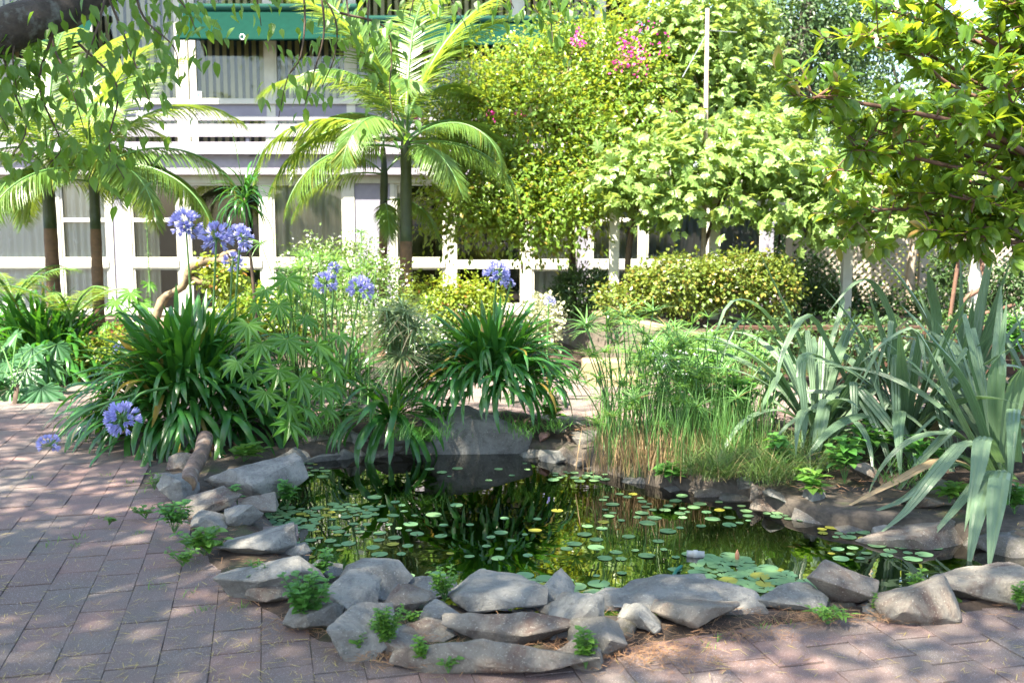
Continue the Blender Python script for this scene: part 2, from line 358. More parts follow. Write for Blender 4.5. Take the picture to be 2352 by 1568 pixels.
glassy('m_water', (0.34, 0.28, 0.14), 0.012, 1.3, bump=0.05, reflect_tint=0.36)  # pond reflections are dimmed through a darker gloss colour
# pavers: speckled concrete with a worn face
m, t, o = newmat('m_paver')
p = nd(t, 'ShaderNodeBsdfPrincipled'); p.inputs['Roughness'].default_value = 0.85
r = nd(t, 'ShaderNodeObjectInfo').outputs['Random']
c = mixc(t, r, (0.20, 0.122, 0.10), (0.128, 0.092, 0.08))
c = mixc(t, ramp(t, noise_n(t, 1.7, 5, 0.6, 'World'), 0.42, 0.66), c, (0.125, 0.108, 0.092))
c = mixc(t, ramp(t, noise_n(t, 260, 2, 0.5, 'World'), 0.60, 0.72), c, (0.42, 0.36, 0.36))
c = mixc(t, ramp(t, noise_n(t, 190, 2, 0.5, 'World'), 0.36, 0.30), c, (0.10, 0.07, 0.07))
t.links.new(c, p.inputs['Base Color'])
bn = nd(t, 'ShaderNodeBump'); bn.inputs['Strength'].default_value = 0.45; bn.inputs['Distance'].default_value = 0.004
t.links.new(noise_n(t, 150, 6, 0.7, 'World'), bn.inputs['Height']); t.links.new(bn.outputs[0], p.inputs['Normal'])
t.links.new(p.outputs[0], o.inputs[0])

# ---------------------------------------------------------------- ground, pond, paving, beds
WZ = -0.10
far_px = [(590, 1185), (596, 1120), (625, 1064), (830, 1046), (1000, 1037), (1200, 1037), (1330, 1062), (1400, 1088), (1500, 1116), (1720, 1147), (1800, 1180), (1900, 1208), (2200, 1243), (2352, 1270), (2500, 1320)]
near_px = [(2480, 1400), (2300, 1432), (2000, 1440), (1700, 1448), (1400, 1452), (1150, 1440), (950, 1415), (800, 1385), (715, 1330), (650, 1265)]
pond = [G(u, v, WZ) for u, v in far_px + near_px]
pc = G(1420, 1215, WZ)
def pond_r(a):
    n = len(pond); d = Vector((math.cos(a), math.sin(a)))
    best = 0.5
    for i in range(n):
        p, q = pond[i].xy - pc.xy, pond[(i + 1) % n].xy - pc.xy; e = q - p
        den = d.x * e.y - d.y * e.x
        if abs(den) < 1e-9: continue
        t = (p.x * e.y - p.y * e.x) / den; s = (p.x * d.y - p.y * d.x) / den
        if t > 0 and -1e-6 <= s <= 1 + 1e-6: best = max(best, t)
    return best
NA = 192; ANG = [2 * math.pi * i / NA for i in range(NA)]; PR = [pond_r(a) for a in ANG]
def ring_mesh(name, rings, mat, close=False):
    """rings: functions (angle index) -> (radius, z)"""
    V, Fc = [], []
    for fn in rings:
        for i, a in enumerate(ANG):
            r, z = fn(i); V.append((pc.x + math.cos(a) * r, pc.y + math.sin(a) * r, z))
    for k in range(len(rings) - 1):
        for i in range(NA):
            j = (i + 1) % NA; Fc.append((k * NA + i, (k + 1) * NA + i, (k + 1) * NA + j, k * NA + j))
    me = mk(name, V, Fc, mat, True)
    return me
gz = -0.007
g = ob('ground', ring_mesh('ground', [lambda i: (PR[i], -0.2), lambda i: (PR[i], -0.03), lambda i: (PR[i] + 0.05, gz)] +
       [lambda i, s=s: (PR[i] + s, gz) for s in (0.5, 2, 6, 15, 40, 120, 350)], 'm_joint')); tag(g, 'dark earth under the paving and garden', 'ground', kind='structure')
pb = ob('pond_bed', ring_mesh('pond_bed', [lambda i: (PR[i] + 0.02, -0.05), lambda i: (PR[i] * 0.98, -0.22), lambda i: (PR[i] * 0.82, -0.42), lambda i: (PR[i] * 0.5, -0.55), lambda i: (0.02, -0.6)], 'm_mud'))
tag(pb, 'muddy brown bottom of the garden pond', 'pond bed', kind='structure')
w = ob('pond_water', ring_mesh('pond_water', [lambda i: (PR[i] - 0.002, WZ), lambda i: (PR[i] * 0.6, WZ), lambda i: (0.01, WZ)], 'm_water'))
tag(w, 'dark still pond water with reflections', 'water', kind='structure')

def in_poly(x, y, poly):
    c = False; n = len(poly)
    for i in range(n):
        a, b = poly[i], poly[i - 1]
        if (a[1] > y) != (b[1] > y) and x < (b[0] - a[0]) * (y - a[1]) / (b[1] - a[1]) + a[0]: c = not c
    return c
def pxpoly(px): return [tuple(G(u, v).xy) for u, v in px]
back_px = [(352, 1130), (345, 1068), (365, 1000), (560, 962), (860, 948), (1150, 942), (1275, 968), (1390, 965), (1500, 960), (1700, 965), (1850, 968), (2000, 965), (2250, 965), (2500, 980), (2800, 1060)]
def strip(name, A, B, mat, prof, rows=7, sub=5, jit=0.02, low=None):
    V, Fc = [], []
    cols = []
    for k in range(len(A) - 1):
        for s in range(sub): cols.append((A[k].lerp(A[k + 1], s / sub), B[k].lerp(B[k + 1], s / sub)))
    cols.append((A[-1], B[-1]))
    for a, b in cols:
        for r in range(rows):
            t = r / (rows - 1); p = a.lerp(b, t); zz = prof(t) + noise.noise(p * 3) * jit; V.append((p.x, p.y, min(zz, low(len(V) // rows / len(cols))) if low else zz))
    for i in range(len(cols) - 1):
        for r in range(rows - 1): k = i * rows + r; Fc.append((k, k + 1, k + rows + 1, k + rows))
    return mk(name, V, Fc, mat, True)
bed = ob('garden_bed', strip('garden_bed', [G(u, v, WZ) for u, v in far_px], [G(u, v) for u, v in back_px], 'm_soil', lambda t: -0.13 + 0.21 * min(1, t * 2.2) - 0.09 * max(0, (t - 0.55) / 0.45), jit=0.035, low=lambda c: lerp(-0.03, 0.2, max(0, min(1, (c - 0.13) / 0.1)))))
tag(bed, 'dark soil bank between pond and back path', 'soil', kind='structure')
rim_px = [(2700, 1360), (2352, 1388), (2050, 1412), (1720, 1440), (1450, 1492), (1290, 1545), (940, 1525), (735, 1470), (560, 1370), (440, 1270), (352, 1130)]
nn = [G(*far_px[-1], WZ)] + [G(u, v, WZ) for u, v in near_px]
rim = ob('pond_rim', strip('pond_rim', nn, [G(u, v) for u, v in rim_px], 'm_soil', lambda t: -0.08 + 0.095 * min(1, t * 4) - 0.022 * max(0, (t - 0.6) / 0.4), jit=0.012))
tag(rim, 'strip of dark soil under the edging stones', 'soil', kind='structure')
bb_px = [(-300, 915), (60, 905), (150, 898), (235, 872), (300, 845), (420, 838), (700, 838), (1000, 838), (1290, 830), (1400, 872), (1560, 882), (2000, 890), (2700, 900)]
bbk = [P(u, 700, 30.0) for u in (-600, 60, 150, 235, 300, 420, 700, 1000, 1290, 1400, 1560, 2000, 2900)]
bb = ob('garden_bed', strip('back_garden_bed', [G(u, v) for u, v in bb_px], bbk, 'm_soil', lambda t: -0.02 + 0.05 * min(1, t * 30), rows=24, jit=0.02))
tag(bb, 'planted soil bed along the front of the house', 'soil', kind='structure')

isl = [p for p in pxpoly(back_px)] + [tuple(p.xy) for p in reversed([G(u, v, WZ) for u, v in far_px])]
hole = [tuple(p.xy) for p in pond]; rimp = pxpoly(rim_px) + [tuple(p.xy) for p in reversed(nn)]
bbp = pxpoly(bb_px) + [(20, 30), (-20, 30)]
TH = math.atan(561 / F); ca, sa = math.cos(TH), math.sin(TH); PWD, PLN = 0.182, 0.222
def paver_mesh(name, w, l, ch=0.0018, th=0.03):
    V = []
    for z, i in ((0, ch), (-ch * 0.8, 0), (-th, 0)):
        V += [(-w / 2 + i, -l / 2 + i, z), (w / 2 - i, -l / 2 + i, z), (w / 2 - i, l / 2 - i, z), (-w / 2 + i, l / 2 - i, z)]
    Fc = [(0, 1, 2, 3)]
    for k in (0, 4):
        Fc += [(k + 4 + i, k + 4 + (i + 1) % 4, k + (i + 1) % 4, k + i) for i in range(4)]
    return np.array(V, dtype=np.float32), np.array(Fc)
spots = []
for ci in range(-60, 90):
    for ri in range(5, 90):
        a = ci * PWD; b = (ri + (0.5 if ci % 2 else 0) + (0.12 * ((ci * 7) % 3 - 1))) * PLN
        x = a * ca - b * sa + 0.03; y = a * sa + b * ca
        if y < 3.1 or y > 12.5: continue
        u = 1176 + F * x / (y * 0.99)
        if u < -520 or u > 2900: continue
        if in_poly(x, y, hole) or in_poly(x, y, isl) or in_poly(x, y, bbp): continue
        if in_poly(x, y, rimp) and not in_poly(x, y - 0.12, rimp) is False and in_poly(x, y - 0.16, rimp): continue
        spots.append((x, y))
spots.sort(key=lambda s: s[1] + (50 if abs(s[0]) > s[1] * 0.53 else 0))
pave = thing('paving', 'mauve grey concrete paving blocks laid around the pond', 'paving', (0, 3, 0)); tag(pave, kind='structure')
pv = [mk('paver', *paver_mesh('paver', PWD - g_, PLN - 0.009), 'm_paver') for g_ in (0.001, 0.002, 0.003)]
for i, (x, y) in enumerate(spots[:300]):
    ob('paver', pv[i % 3], pave, (x, y, U(-0.0035, 0.0025)), (U(-0.008, 0.008), U(-0.008, 0.008), TH + U(-0.008, 0.008)))
rest = []
pV, pF = paver_mesh('p', PWD - 0.003, PLN - 0.009)
for x, y in spots[300:]:
    th = TH + U(-0.008, 0.008); c_, s_ = math.cos(th), math.sin(th)
    V = pV.copy(); V[:, 0] = pV[:, 0] * c_ - pV[:, 1] * s_ + x; V[:, 1] = pV[:, 0] * s_ + pV[:, 1] * c_ + y
    V[:, 2] += U(-0.003, 0.003) + pV[:, 0] * U(-0.01, 0.01); rest.append((V, pF))
ob('paver', mk('far_pavers', *join(rest), 'm_paver'), pave, kind='stuff')
# yellow needles and bits lying on the paving
n = 3000; vv = RNG.uniform(1080, 1600, n); uu = np.where(RNG.random(n) < 0.62, RNG.uniform(-20, 900, n), RNG.uniform(900, 2380, n))
pos, okk = [], []
for u, v in zip(uu, vv):
    q = G(u, v)
    if in_poly(q.x, q.y, hole) or (in_poly(q.x, q.y, rimp)) or q.y > 7: continue
    pos.append((q.x, q.y, 0.004))
pos = np.array(pos); a = RNG.uniform(0, 2 * math.pi, len(pos))
NEED = leaf_t(0.05, 3, 0.1, 0.02, lambda t: 0.5 + 0.5 * math.sin(math.pi * t))
D = np.stack([np.cos(a), np.sin(a), RNG.uniform(-0.03, 0.06, len(pos))], 1)
o = ob('fallen_needles', mk('fallen_needles', *scatter(NEED, pos, D, np.tile((0, 0, 1.0), (len(pos), 1)) + RNG.normal(size=(len(pos), 3)) * 0.2, RNG.uniform(0.018, 0.055, len(pos))), 'm_needle'))
tag(o, 'yellow needles and bits scattered over the paving', 'needles', kind='stuff')
# leaf litter along the edging stones
pos = []
def lit(u, v, su, sv, k):
    for _ in range(k):
        q = G(random.gauss(u, su), random.gauss(v, sv)); pos.append((q.x, q.y, 0.012 + U(0, 0.02)))
for u, v, su, sv, k in [(1500, 1500, 70, 14, 420), (1400, 1490, 40, 20, 260), (1300, 1480, 40, 15, 160), (1710, 1465, 60, 8, 260), (1880, 1430, 60, 7, 260), (2040, 1425, 40, 8, 220), (2350, 1385, 40, 14, 120),
                        (1050, 1535, 70, 6, 150), (870, 1520, 40, 8, 120), (700, 1440, 40, 14, 180), (560, 1350, 40, 10, 90), (470, 1150, 40, 16, 120), (450, 1255, 30, 15, 90), (1540, 1530, 90, 14, 200), (600, 1340, 60, 40, 220), (830, 1440, 90, 30, 320), (980, 1465, 90, 20, 300), (1180, 1450, 120, 30, 260), (1350, 1450, 60, 30, 200), (480, 1215, 60, 40, 220), (1700, 1430, 120, 14, 260)]: lit(u, v, su, sv, k)
for u, v, su, sv, k in [(1850, 1130, 120, 18, 320), (2100, 1120, 130, 25, 320), (1600, 1085, 110, 14, 320), (1250, 1000, 60, 15, 160), (800, 1000, 150, 18, 260), (500, 1050, 60, 15, 160), (2050, 1180, 120, 15, 160)]:
    for _ in range(k):
        q = G(random.gauss(u, su), random.gauss(v, sv), 0.03)
        if not in_poly(q.x, q.y, hole): pos.append((q.x, q.y, 0.06 + U(0, 0.04)))
pos = np.array(pos); a = RNG.uniform(0, 2 * math.pi, len(pos)); D = np.stack([np.cos(a), np.sin(a), RNG.uniform(-0.2, 0.3, len(pos))], 1)
o = ob('leaf_litter', mk('leaf_litter', *scatter(NEED, pos, D, np.tile((0, 0, 1.0), (len(pos), 1)) + RNG.normal(size=(len(pos), 3)) * 0.4, RNG.uniform(0.02, 0.06, len(pos))), 'm_litter'))
tag(o, 'brown needles and crumbled leaves against the edging stones', 'leaf litter', kind='stuff')

# ---------------------------------------------------------------- rocks
def rock_bm(seed, box_=5.0, pts=13):
    rs = random.Random(seed); bm = bmesh.new()
    for _ in range(pts):
        v = Vector((rs.gauss(0, 1), rs.gauss(0, 1), rs.gauss(0, 0.9))).normalized()
        k = (abs(v.x) ** box_ + abs(v.y) ** box_ + abs(v.z) ** box_) ** (-1 / box_)
        bm.verts.new(v * k * rs.uniform(0.82, 1.05) * 0.5)
    bmesh.ops.convex_hull(bm, input=bm.verts)
    for v in [v for v in bm.verts if not v.link_faces]: bm.verts.remove(v)
    for ax in range(3):                        # fill the whole box
        lo = min(v.co[ax] for v in bm.verts); hi = max(v.co[ax] for v in bm.verts)
        for v in bm.verts: v.co[ax] = (v.co[ax] - lo) / (hi - lo) - 0.5
    bmesh.ops.dissolve_limit(bm, angle_limit=math.radians(12), verts=bm.verts, edges=bm.edges)
    bmesh.ops.triangulate(bm, faces=bm.faces)
    return bm
def rock(u0, v0, u1, v1, label, mat='m_rock', dd=None, z0=0.0, seed=None, rot=0.0, tilt=(0, 0), name='rock', group=None, flat=3.2, lift=0.0, cat='rock'):
    seed = seed if seed is not None else int(u0 * 7 + v0 * 13)
    e_ = (u1 - u0) * 0.07; u0 -= e_; u1 += e_; v0 -= 5
    uc = (u0 + u1) / 2; f = G(uc, v1, z0); w = (u1 - u0) * f.y / F / 0.93
    dd = dd if dd else w * 0.62
    top = P(uc, v0, f.y + dd * 0.65).z; hz = max(0.05, top - z0 - lift)
    bm = rock_bm(seed, flat)
    bmesh.ops.scale(bm, vec=(w, dd, hz * 1.3), verts=bm.verts)
    R = Matrix.Rotation(tilt[0], 4, 'X') @ Matrix.Rotation(tilt[1], 4, 'Y'); Rz = Matrix.Rotation(rot, 4, 'Z')
    bmesh.ops.transform(bm, matrix=Rz @ R, verts=bm.verts)
    # break the faces up and chip the edges
    size = max(w, dd)
    bmesh.ops.bevel(bm, geom=list(bm.edges), offset=size * 0.012, segments=1, affect='EDGES', clamp_overlap=True)
    bmesh.ops.triangulate(bm, faces=bm.faces)
    for lim in (0.2, 0.12, 0.07):
        bmesh.ops.subdivide_edges(bm, edges=[e for e in bm.edges if e.calc_length() > size * lim], cuts=1, use_grid_fill=True)
        bmesh.ops.triangulate(bm, faces=bm.faces)
    off = Vector((seed % 17, seed % 31, seed % 13))
    for v in bm.verts:
        q = v.co / size
        v.co += v.normal * (size * 0.25 + min(w, dd, hz * 1.3) * 0.75) * (0.03 * noise.noise(q * 3.2 + off) + 0.022 * noise.noise(q * 9 + off) + 0.013 * noise.noise(q * 22 + off))
    zmin = min(v.co.z for v in bm.verts); zmax = max(v.co.z for v in bm.verts)
    me = bpy.data.meshes.new(name); bm.to_mesh(me); bm.free(); me.materials.append(MAT[mat])
    me.set_sharp_from_angle(angle=math.radians(20)); 
    for p_ in me.polygons: p_.use_smooth = True
    o = bpy.data.objects.new(name, me); COL.objects.link(o)
    o.location = (f.x, f.y + dd * 0.5 - (0.19 if z0 < -0.09 else 0), top - zmax - (0.02 if z0 < -0.09 else 0))
    return tag(o, label, cat, group)
EDGE = 'stones edging the pond'; BANK = 'small stones on the planted bank'
rk = [
 (484, 1273, 702, 1394, 'long pale slab behind leafy weeds where the edging meets the left paving', 'm_rock', 0.30, 0, -0.25),
 (490, 1205, 650, 1290, 'grey boulder with a white lichen patch beside bright lime weeds', 'm_rock', 0.34, 0, 0.1),
 (408, 1128, 530, 1190, 'rounded brownish rock with two white spots below the cut log', 'm_rockbrown', 0.26, 0, 0),
 (358, 1083, 437, 1158, 'upright grey slab leaning beside the cut log on the paving side', 'm_rock', 0.22, 0, 0.1),
 (468, 1053, 655, 1148, 'large triangular grey slab beside the cut log, pointing at the water', 'm_rock', 0.5, 0, -0.35),
 (376, 1042, 436, 1082, 'small pale rock behind the cut log under agapanthus leaves', 'm_rockbrown', 0.2, 0, 0),
 (343, 1088, 385, 1122, 'low dark stone at the paving corner beside the upright slab', 'm_rockdark', 0.15, 0, 0),
 (510, 1153, 582, 1217, 'small grey wedge stone between the white-spotted rock and lily pads', 'm_rock', 0.2, 0, 0.5),
 (430, 1178, 520, 1222, 'flat blue grey stone under the small wedge stone', 'm_rock', 0.22, 0, 0.1),
 (545, 1140, 632, 1182, 'thin reddish brown slab jutting over the water under the triangular slab', 'm_rockbrown', 0.24, 0, -0.2),
 (640, 1245, 700, 1300, 'pale stone at the water behind the long slab', 'm_rock', 0.2, -0.06, 0),
 (770, 1290, 918, 1385, 'pale sloping boulder at the water with a dry leaf on it', 'm_rock', 0.36, 0, -0.3),
 (742, 1325, 865, 1422, 'cream sloping stone beside the tall leafy weed', 'm_rock', 0.26, 0, -0.5),
 (856, 1337, 980, 1426, 'blocky grey stone with a squared front beside the little rounded stone', 'm_rockbrown', 0.24, 0, 0.05),
 (922, 1326, 1044, 1388, 'low stone behind the lacy weed at the water', 'm_rock', 0.24, -0.03, 0),
 (958, 1378, 1040, 1440, 'little rounded pale stone wedged beside the widest boulder', 'm_rock', 0.2, 0, 0.2),
 (1032, 1318, 1242, 1420, 'widest grey boulder of the front edging with a peaked top', 'm_rock', 0.42, 0, 0.05),
 (1216, 1325, 1320, 1410, 'grey stone at the water behind the widest boulder', 'm_rock', 0.3, -0.02, 0),
 (1258, 1352, 1390, 1478, 'angular grey slab leaning outward, pointed top', 'm_rock', 0.24, 0, 0.3),
 (1030, 1403, 1310, 1496, 'long brown-grey boulder with a dark knot and white streak', 'm_rockbrown', 0.22, 0, -0.04),
 (916, 1425, 1044, 1482, 'wedge stone between the left boulder and the knotted boulder', 'm_rockbrown', 0.2, 0, -0.25),
 (748, 1392, 903, 1530, 'tall pale boulder at the paving behind yellow-green weeds', 'm_rock', 0.3, 0, -0.35),
 (918, 1460, 1352, 1562, 'very long low speckled slab lying against the paving', 'm_rockbrown', 0.2, 0, -0.12),
 (1320, 1418, 1440, 1522, 'dark wedge rock with a pointed foot beside a leafy weed', 'm_rockdark', 0.22, 0, 0.2),
 (1360, 1345, 1455, 1410, 'thin flat stone at the water behind the angular slab', 'm_rock', 0.26, 0, 0.2),
 (1420, 1328, 1645, 1418, 'broad flat pale boulder with a leaf shadow at the green hose', 'm_rock', 0.4, 0, 0.02),
 (1434, 1378, 1528, 1470, 'rounded grey stone leaning on the broad flat boulder', 'm_rock', 0.24, 0, -0.3),
 (1517, 1366, 1711, 1465, 'pale flat-topped block with a rough brown front face', 'm_rockbrown', 0.26, 0, 0.05),
 (1622, 1343, 1768, 1420, 'squared grey stone behind the brown-fronted block', 'm_rock', 0.32, 0, -0.05),
 (1764, 1346, 1909, 1418, 'low flat grey kerb-like stone beside the standing cube', 'm_rock', 0.24, 0, 0),
 (1985, 1383, 2048, 1418, 'small grey chip of rock beside the standing cube', 'm_rock', 0.15, 0, 0.3),
 (2050, 1330, 2235, 1440, 'long grey sunlit slab at the mauve paving, lower of two', 'm_rockbrown', 0.26, 0, 0.22),
 (2190, 1298, 2420, 1408, 'long grey sunlit slab with a rough brown edge, upper of two', 'm_rockbrown', 0.34, 0, 0.2),
 (560, 1330, 660, 1400, 'half-buried stone under the small-leaved bushy weed', 'm_rockbrown', 0.2, 0, 0.2),
 (655, 1380, 760, 1462, 'dark flat stone at the root of the tallest weed', 'm_rockdark', 0.2, 0, -0.3),
 (870, 1440, 960, 1512, 'shaded stone between the tall pale boulder and the wedge stone', 'm_rockbrown', 0.2, 0, -0.2),
 (1290, 1455, 1380, 1545, 'brown stone under the leafy weed beside the dark wedge rock', 'm_rockbrown', 0.18, 0, 0.1),
 (1420, 1410, 1470, 1470, 'narrow grey stone squeezed beside the rounded grey stone', 'm_rockdark', 0.16, 0, 0.1),
 (690, 1290, 770, 1352, 'grey stone on the water side of the tallest weed', 'm_rock', 0.22, -0.02, -0.4),
 (1680, 1395, 1790, 1432, 'low pale stone in front of the squared grey stone', 'm_rockbrown', 0.16, 0, 0.0),
 (1240, 1385, 1290, 1430, 'small stone between the widest boulder and the angular slab', 'm_rockdark', 0.15, 0, 0.2),
 (996, 918, 1204, 1046, 'big dark upright slab under the agapanthus at the back of the pond', 'm_rock', 0.22, WZ - 0.05, 0.0),
 (788, 972, 864, 1050, 'dark squarish stone at the back waterline beside hanging strap leaves', 'm_rock', 0.25, WZ - 0.05, 0),
 (852, 972, 962, 1045, 'wide dark stone at the back waterline beside the upright slab', 'm_rockdark', 0.25, WZ - 0.05, 0),
 (800, 930, 862, 972, 'grey stone on top of the back pond wall', 'm_rockdark', 0.22, 0.02, 0),
 (630, 988, 778, 1056, 'broad dark rock at the waterline under the lobed-leaf shrub', 'm_rockdark', 0.3, WZ - 0.05, 0.1),
 (366, 988, 448, 1040, 'pale rock half covered by drooping agapanthus leaves', 'm_rock', 0.25, 0, 0),
 (1196, 994, 1252, 1036, 'flat dark wedge stone at the foot of the upright slab', 'm_rockdark', 0.25, WZ - 0.02, -0.2),
 (1240, 1014, 1300, 1056, 'smooth blue-grey pebble at the back waterline', 'm_rock', 0.2, WZ - 0.02, 0),
 (1240, 996, 1262, 1014, 'little pink stone among dark rocks', 'm_rockpink', 0.1, 0, 0),
 (1275, 967, 1358, 1006, 'mossy flat slab at the edge of the back path', 'm_rockdark', 0.25, 0.0, 0),
 (1318, 995, 1380, 1036, 'dark rounded stone beside the reed stems', 'm_rockdark', 0.25, -0.05, 0),
 (1300, 1034, 1352, 1064, 'yellowish stone at the waterline beside the reed stems', 'm_rockbrown', 0.2, WZ - 0.02, 0),
 (1702, 1098, 1740, 1134, 'small pale stone at the waterline under the grass tufts', 'm_rock', 0.12, -0.06, 0),
 (1728, 1108, 1768, 1146, 'cream stone next to the pale stone under the grass tufts', 'm_rockbrown', 0.14, -0.06, 0),
 (1770, 1126, 1834, 1166, 'flat grey stone overhanging the water below the flax', 'm_rock', 0.2, -0.06, 0),
 (1862, 1044, 1912, 1080, 'grey stone on the bank behind bent flax blades', 'm_rock', 0.2, 0.05, 0),
 (1960, 1062, 2020, 1102, 'tan stone in the flax bed above the waterline', 'm_rockbrown', 0.2, 0.05, 0),
 (1850, 1118, 1905, 1178, 'lilac grey slab tipped into the water below the flax', 'm_rock', 0.15, -0.08, 0.4),
 (1966, 1160, 2262, 1262, 'long dark boulder at the waterline behind hanging flax blades', 'm_rockbrown', 0.4, WZ - 0.06, -0.06),
 (2096, 1136, 2205, 1172, 'flat tan slab on top of the long dark boulder', 'm_rockbrown', 0.22, 0.0, 0),
 (2124, 1102, 2196, 1136, 'pale slab below the black garden spotlight', 'm_rock', 0.2, 0.04, 0),
 (2250, 1190, 2420, 1290, 'dark boulder at the waterline behind the long hanging blades', 'm_rockdark', 0.35, WZ - 0.06, 0),
]
for i, (a, b, c, d, lab, m_, dd, z0, rot) in enumerate(rk): rock(a, b, c, d, lab, m_, dd, z0, 100 + i * 37, rot)
rock(1877, 1298, 2030, 1392, 'cube-like brown rock standing on edge with a pale grey cap', 'm_rockbrown', 0.22, 0.03, 9, 0.06, flat=5.5, tilt=(0.05, 0.06))
for k, (u, v, s, lab) in enumerate([(1905, 1400, 34, 'dark stone chip wedged under the cube-like rock'), (1950, 1404, 30, 'second dark chip under the cube-like rock'), (2015, 1424, 28, 'chip lying on needles beside the small grey chip of rock'),
                                    (1560, 1452, 26, 'stone chip at the foot of the brown-fronted block'), (905, 1432, 30, 'stone chip under the blocky grey stone'), (1205, 1420, 24, 'stone chip between the widest boulder and the knotted boulder')]):
    rock(u - s, v - 16, u + s, v + 6, lab, 'm_rockdark', 0.12, 0, 60 + k, 0.3, group=EDGE)
# the row of small stones holding up the back bank
rs_ = random.Random(5)
for k in range(len(far_px) - 2):
    (ua, va), (ub, vb) = far_px[k + 1], far_px[k + 2]; m_ = max(1, int(abs(ub - ua) / 58))
    for j in range(m_):
        t_ = (j + 0.5) / m_; u = lerp(ua, ub, t_); v = lerp(va, vb, t_); w_ = rs_.uniform(30, 58); h_ = rs_.uniform(26, 50)
        if 990 < u < 1210: continue
        rock(u - w_, v - h_, u + w_, v + 6, 'small weathered stone in the row holding up the bank behind the water', rs_.choice(('m_rock', 'm_rockdark', 'm_rockbrown')), 0.2, WZ - 0.04, 700 + k * 11 + j, rs_.uniform(-0.4, 0.4), group='stones lining the back waterline')
for k, (u, v, s, z) in enumerate([(1060, 1130, 60, -0.3), (1180, 1150, 70, -0.32), (1020, 1180, 60, -0.34), (1680, 1195, 70, -0.28), (1700, 1225, 60, -0.3), (2150, 1290, 80, -0.28), (2060, 1350, 60, -0.3), (1250, 1100, 50, -0.28)]):
    z = -0.19; q = G(u, v, z); bm = rock_bm(300 + k); bmesh.ops.scale(bm, vec=(s * 2 * q.y / F, 0.34, 0.14), verts=bm.verts)
    me = bpy.data.meshes.new('sunken_stone'); bm.to_mesh(me); bm.free(); me.materials.append(MAT['m_underwater'])
    o = ob('sunken_stone', me, loc=(q.x, q.y, z - 0.03)); tag(o, 'blurred yellow-brown stone lying under the pond water', 'rock', 'sunken stones under the water')

# the cut log
lp = curve([P(472, 1010, 6.6), P(462, 1048, 6.3), P(441, 1085, 6.0), P(431, 1118, 5.72)], 12)
lp = [p + Vector((0, 0, 0.015)) for p in lp]
logt = thing('cut_log', 'short sawn brown log resting on the grey slabs', 'log', (lp[-1].x, lp[-1].y, 0))
ob('bark', mk('log_bark', *tube(lp, [0.05 + 0.002 * math.sin(i * 1.3) for i in range(len(lp))], 14), 'm_log', True), logt)
dr = (lp[-1] - lp[-2]).normalized()
ob('sawn_end', mk('sawn_end', *tube([lp[-1], lp[-1] + dr * 0.006], [0.047, 0.046], 12), 'm_logend'), logt)

# ---------------------------------------------------------------- the house
HD = 15.7
def X(u, v=560, d=HD): return P(u, v, d).x
def Z(v, d=HD): return P(1176, v, d).z
house = thing('house', 'two-storey lilac house with cream window frames and green awnings', 'house', (X(700), HD, 0))
def hb(name, u0, u1, v0, v1, y0, y1, mat, parent=house, d=HD, vr=560):
    return ob(name, mk(name, *box(X(u0, vr, d), X(u1, vr, d), y0, y1, Z(v1, d), Z(v0, d)), mat), parent)
def frame_boxes(x0, x1, z0, z1, w, y0, y1):
    return join([box(x0, x1, y0, y1, z1 - w, z1), box(x0, x1, y0, y1, z0, z0 + w), box(x0, x0 + w, y0, y1, z0 + w, z1 - w), box(x1 - w, x1, y0, y1, z0 + w, z1 - w)])
def window(u0, u1, v0, v1, d=HD, vr=560, name='window', bar=None, w=0.035, y=None):
    y = d if y is None else y
    x0, x1, z0, z1 = X(u0, vr, d), X(u1, vr, d), Z(v1, d), Z(v0, d)
    f = ob(name, mk('window_frame', *frame_boxes(x0, x1, z0, z1, w, y - 0.015, y + 0.05), 'm_cream'), house)
    ob('pane', mk('pane', *box(x0 + w, x1 - w, y + 0.015, y + 0.021, z0 + w, z1 - w), 'm_glass'), f)
    if bar:
        zb = Z(bar, d); ob('glazing_bar', mk('glazing_bar', *box(x0 + w, x1 - w, y - 0.012, y + 0.03, zb - 0.03, zb + 0.03), 'm_cream'), f)
    return f
def curtain(u0, u1, v0, v1, mat, d=HD, vr=560, y=0.22, waves=None, amp=0.035):
    y, amp = 0.075, 0.022
    x0, x1, z0, z1 = X(u0, vr, d), X(u1, vr, d), Z(v1, d), Z(v0, d); n = 60; ph = U(0, 6)
    waves = waves or (x1 - x0) / 0.11
    V = []
    for i in range(n + 1):
        t = i / n; yy = d + y + amp * math.sin(ph + 2 * math.pi * waves * t) + amp * 0.4 * math.sin(ph + 2.7 * waves * t)
        V += [(lerp(x0, x1, t), yy, z0), (lerp(x0, x1, t), yy, z1)]
    return ob('curtain', mk('curtain', V, [(2 * i, 2 * i + 2, 2 * i + 3, 2 * i + 1) for i in range(n)], mat, True), house)
# structure behind: rooms, slab, roof, base
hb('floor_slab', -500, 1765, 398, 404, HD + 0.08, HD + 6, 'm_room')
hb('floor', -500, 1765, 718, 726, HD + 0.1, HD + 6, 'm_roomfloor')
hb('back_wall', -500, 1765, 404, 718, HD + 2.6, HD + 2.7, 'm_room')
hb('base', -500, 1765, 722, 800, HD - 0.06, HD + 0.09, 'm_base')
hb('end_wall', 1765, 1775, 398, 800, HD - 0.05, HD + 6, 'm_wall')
hb('back_wall', -500, 1500, -200, 398, HD + 2.6, HD + 2.7, 'm_room')
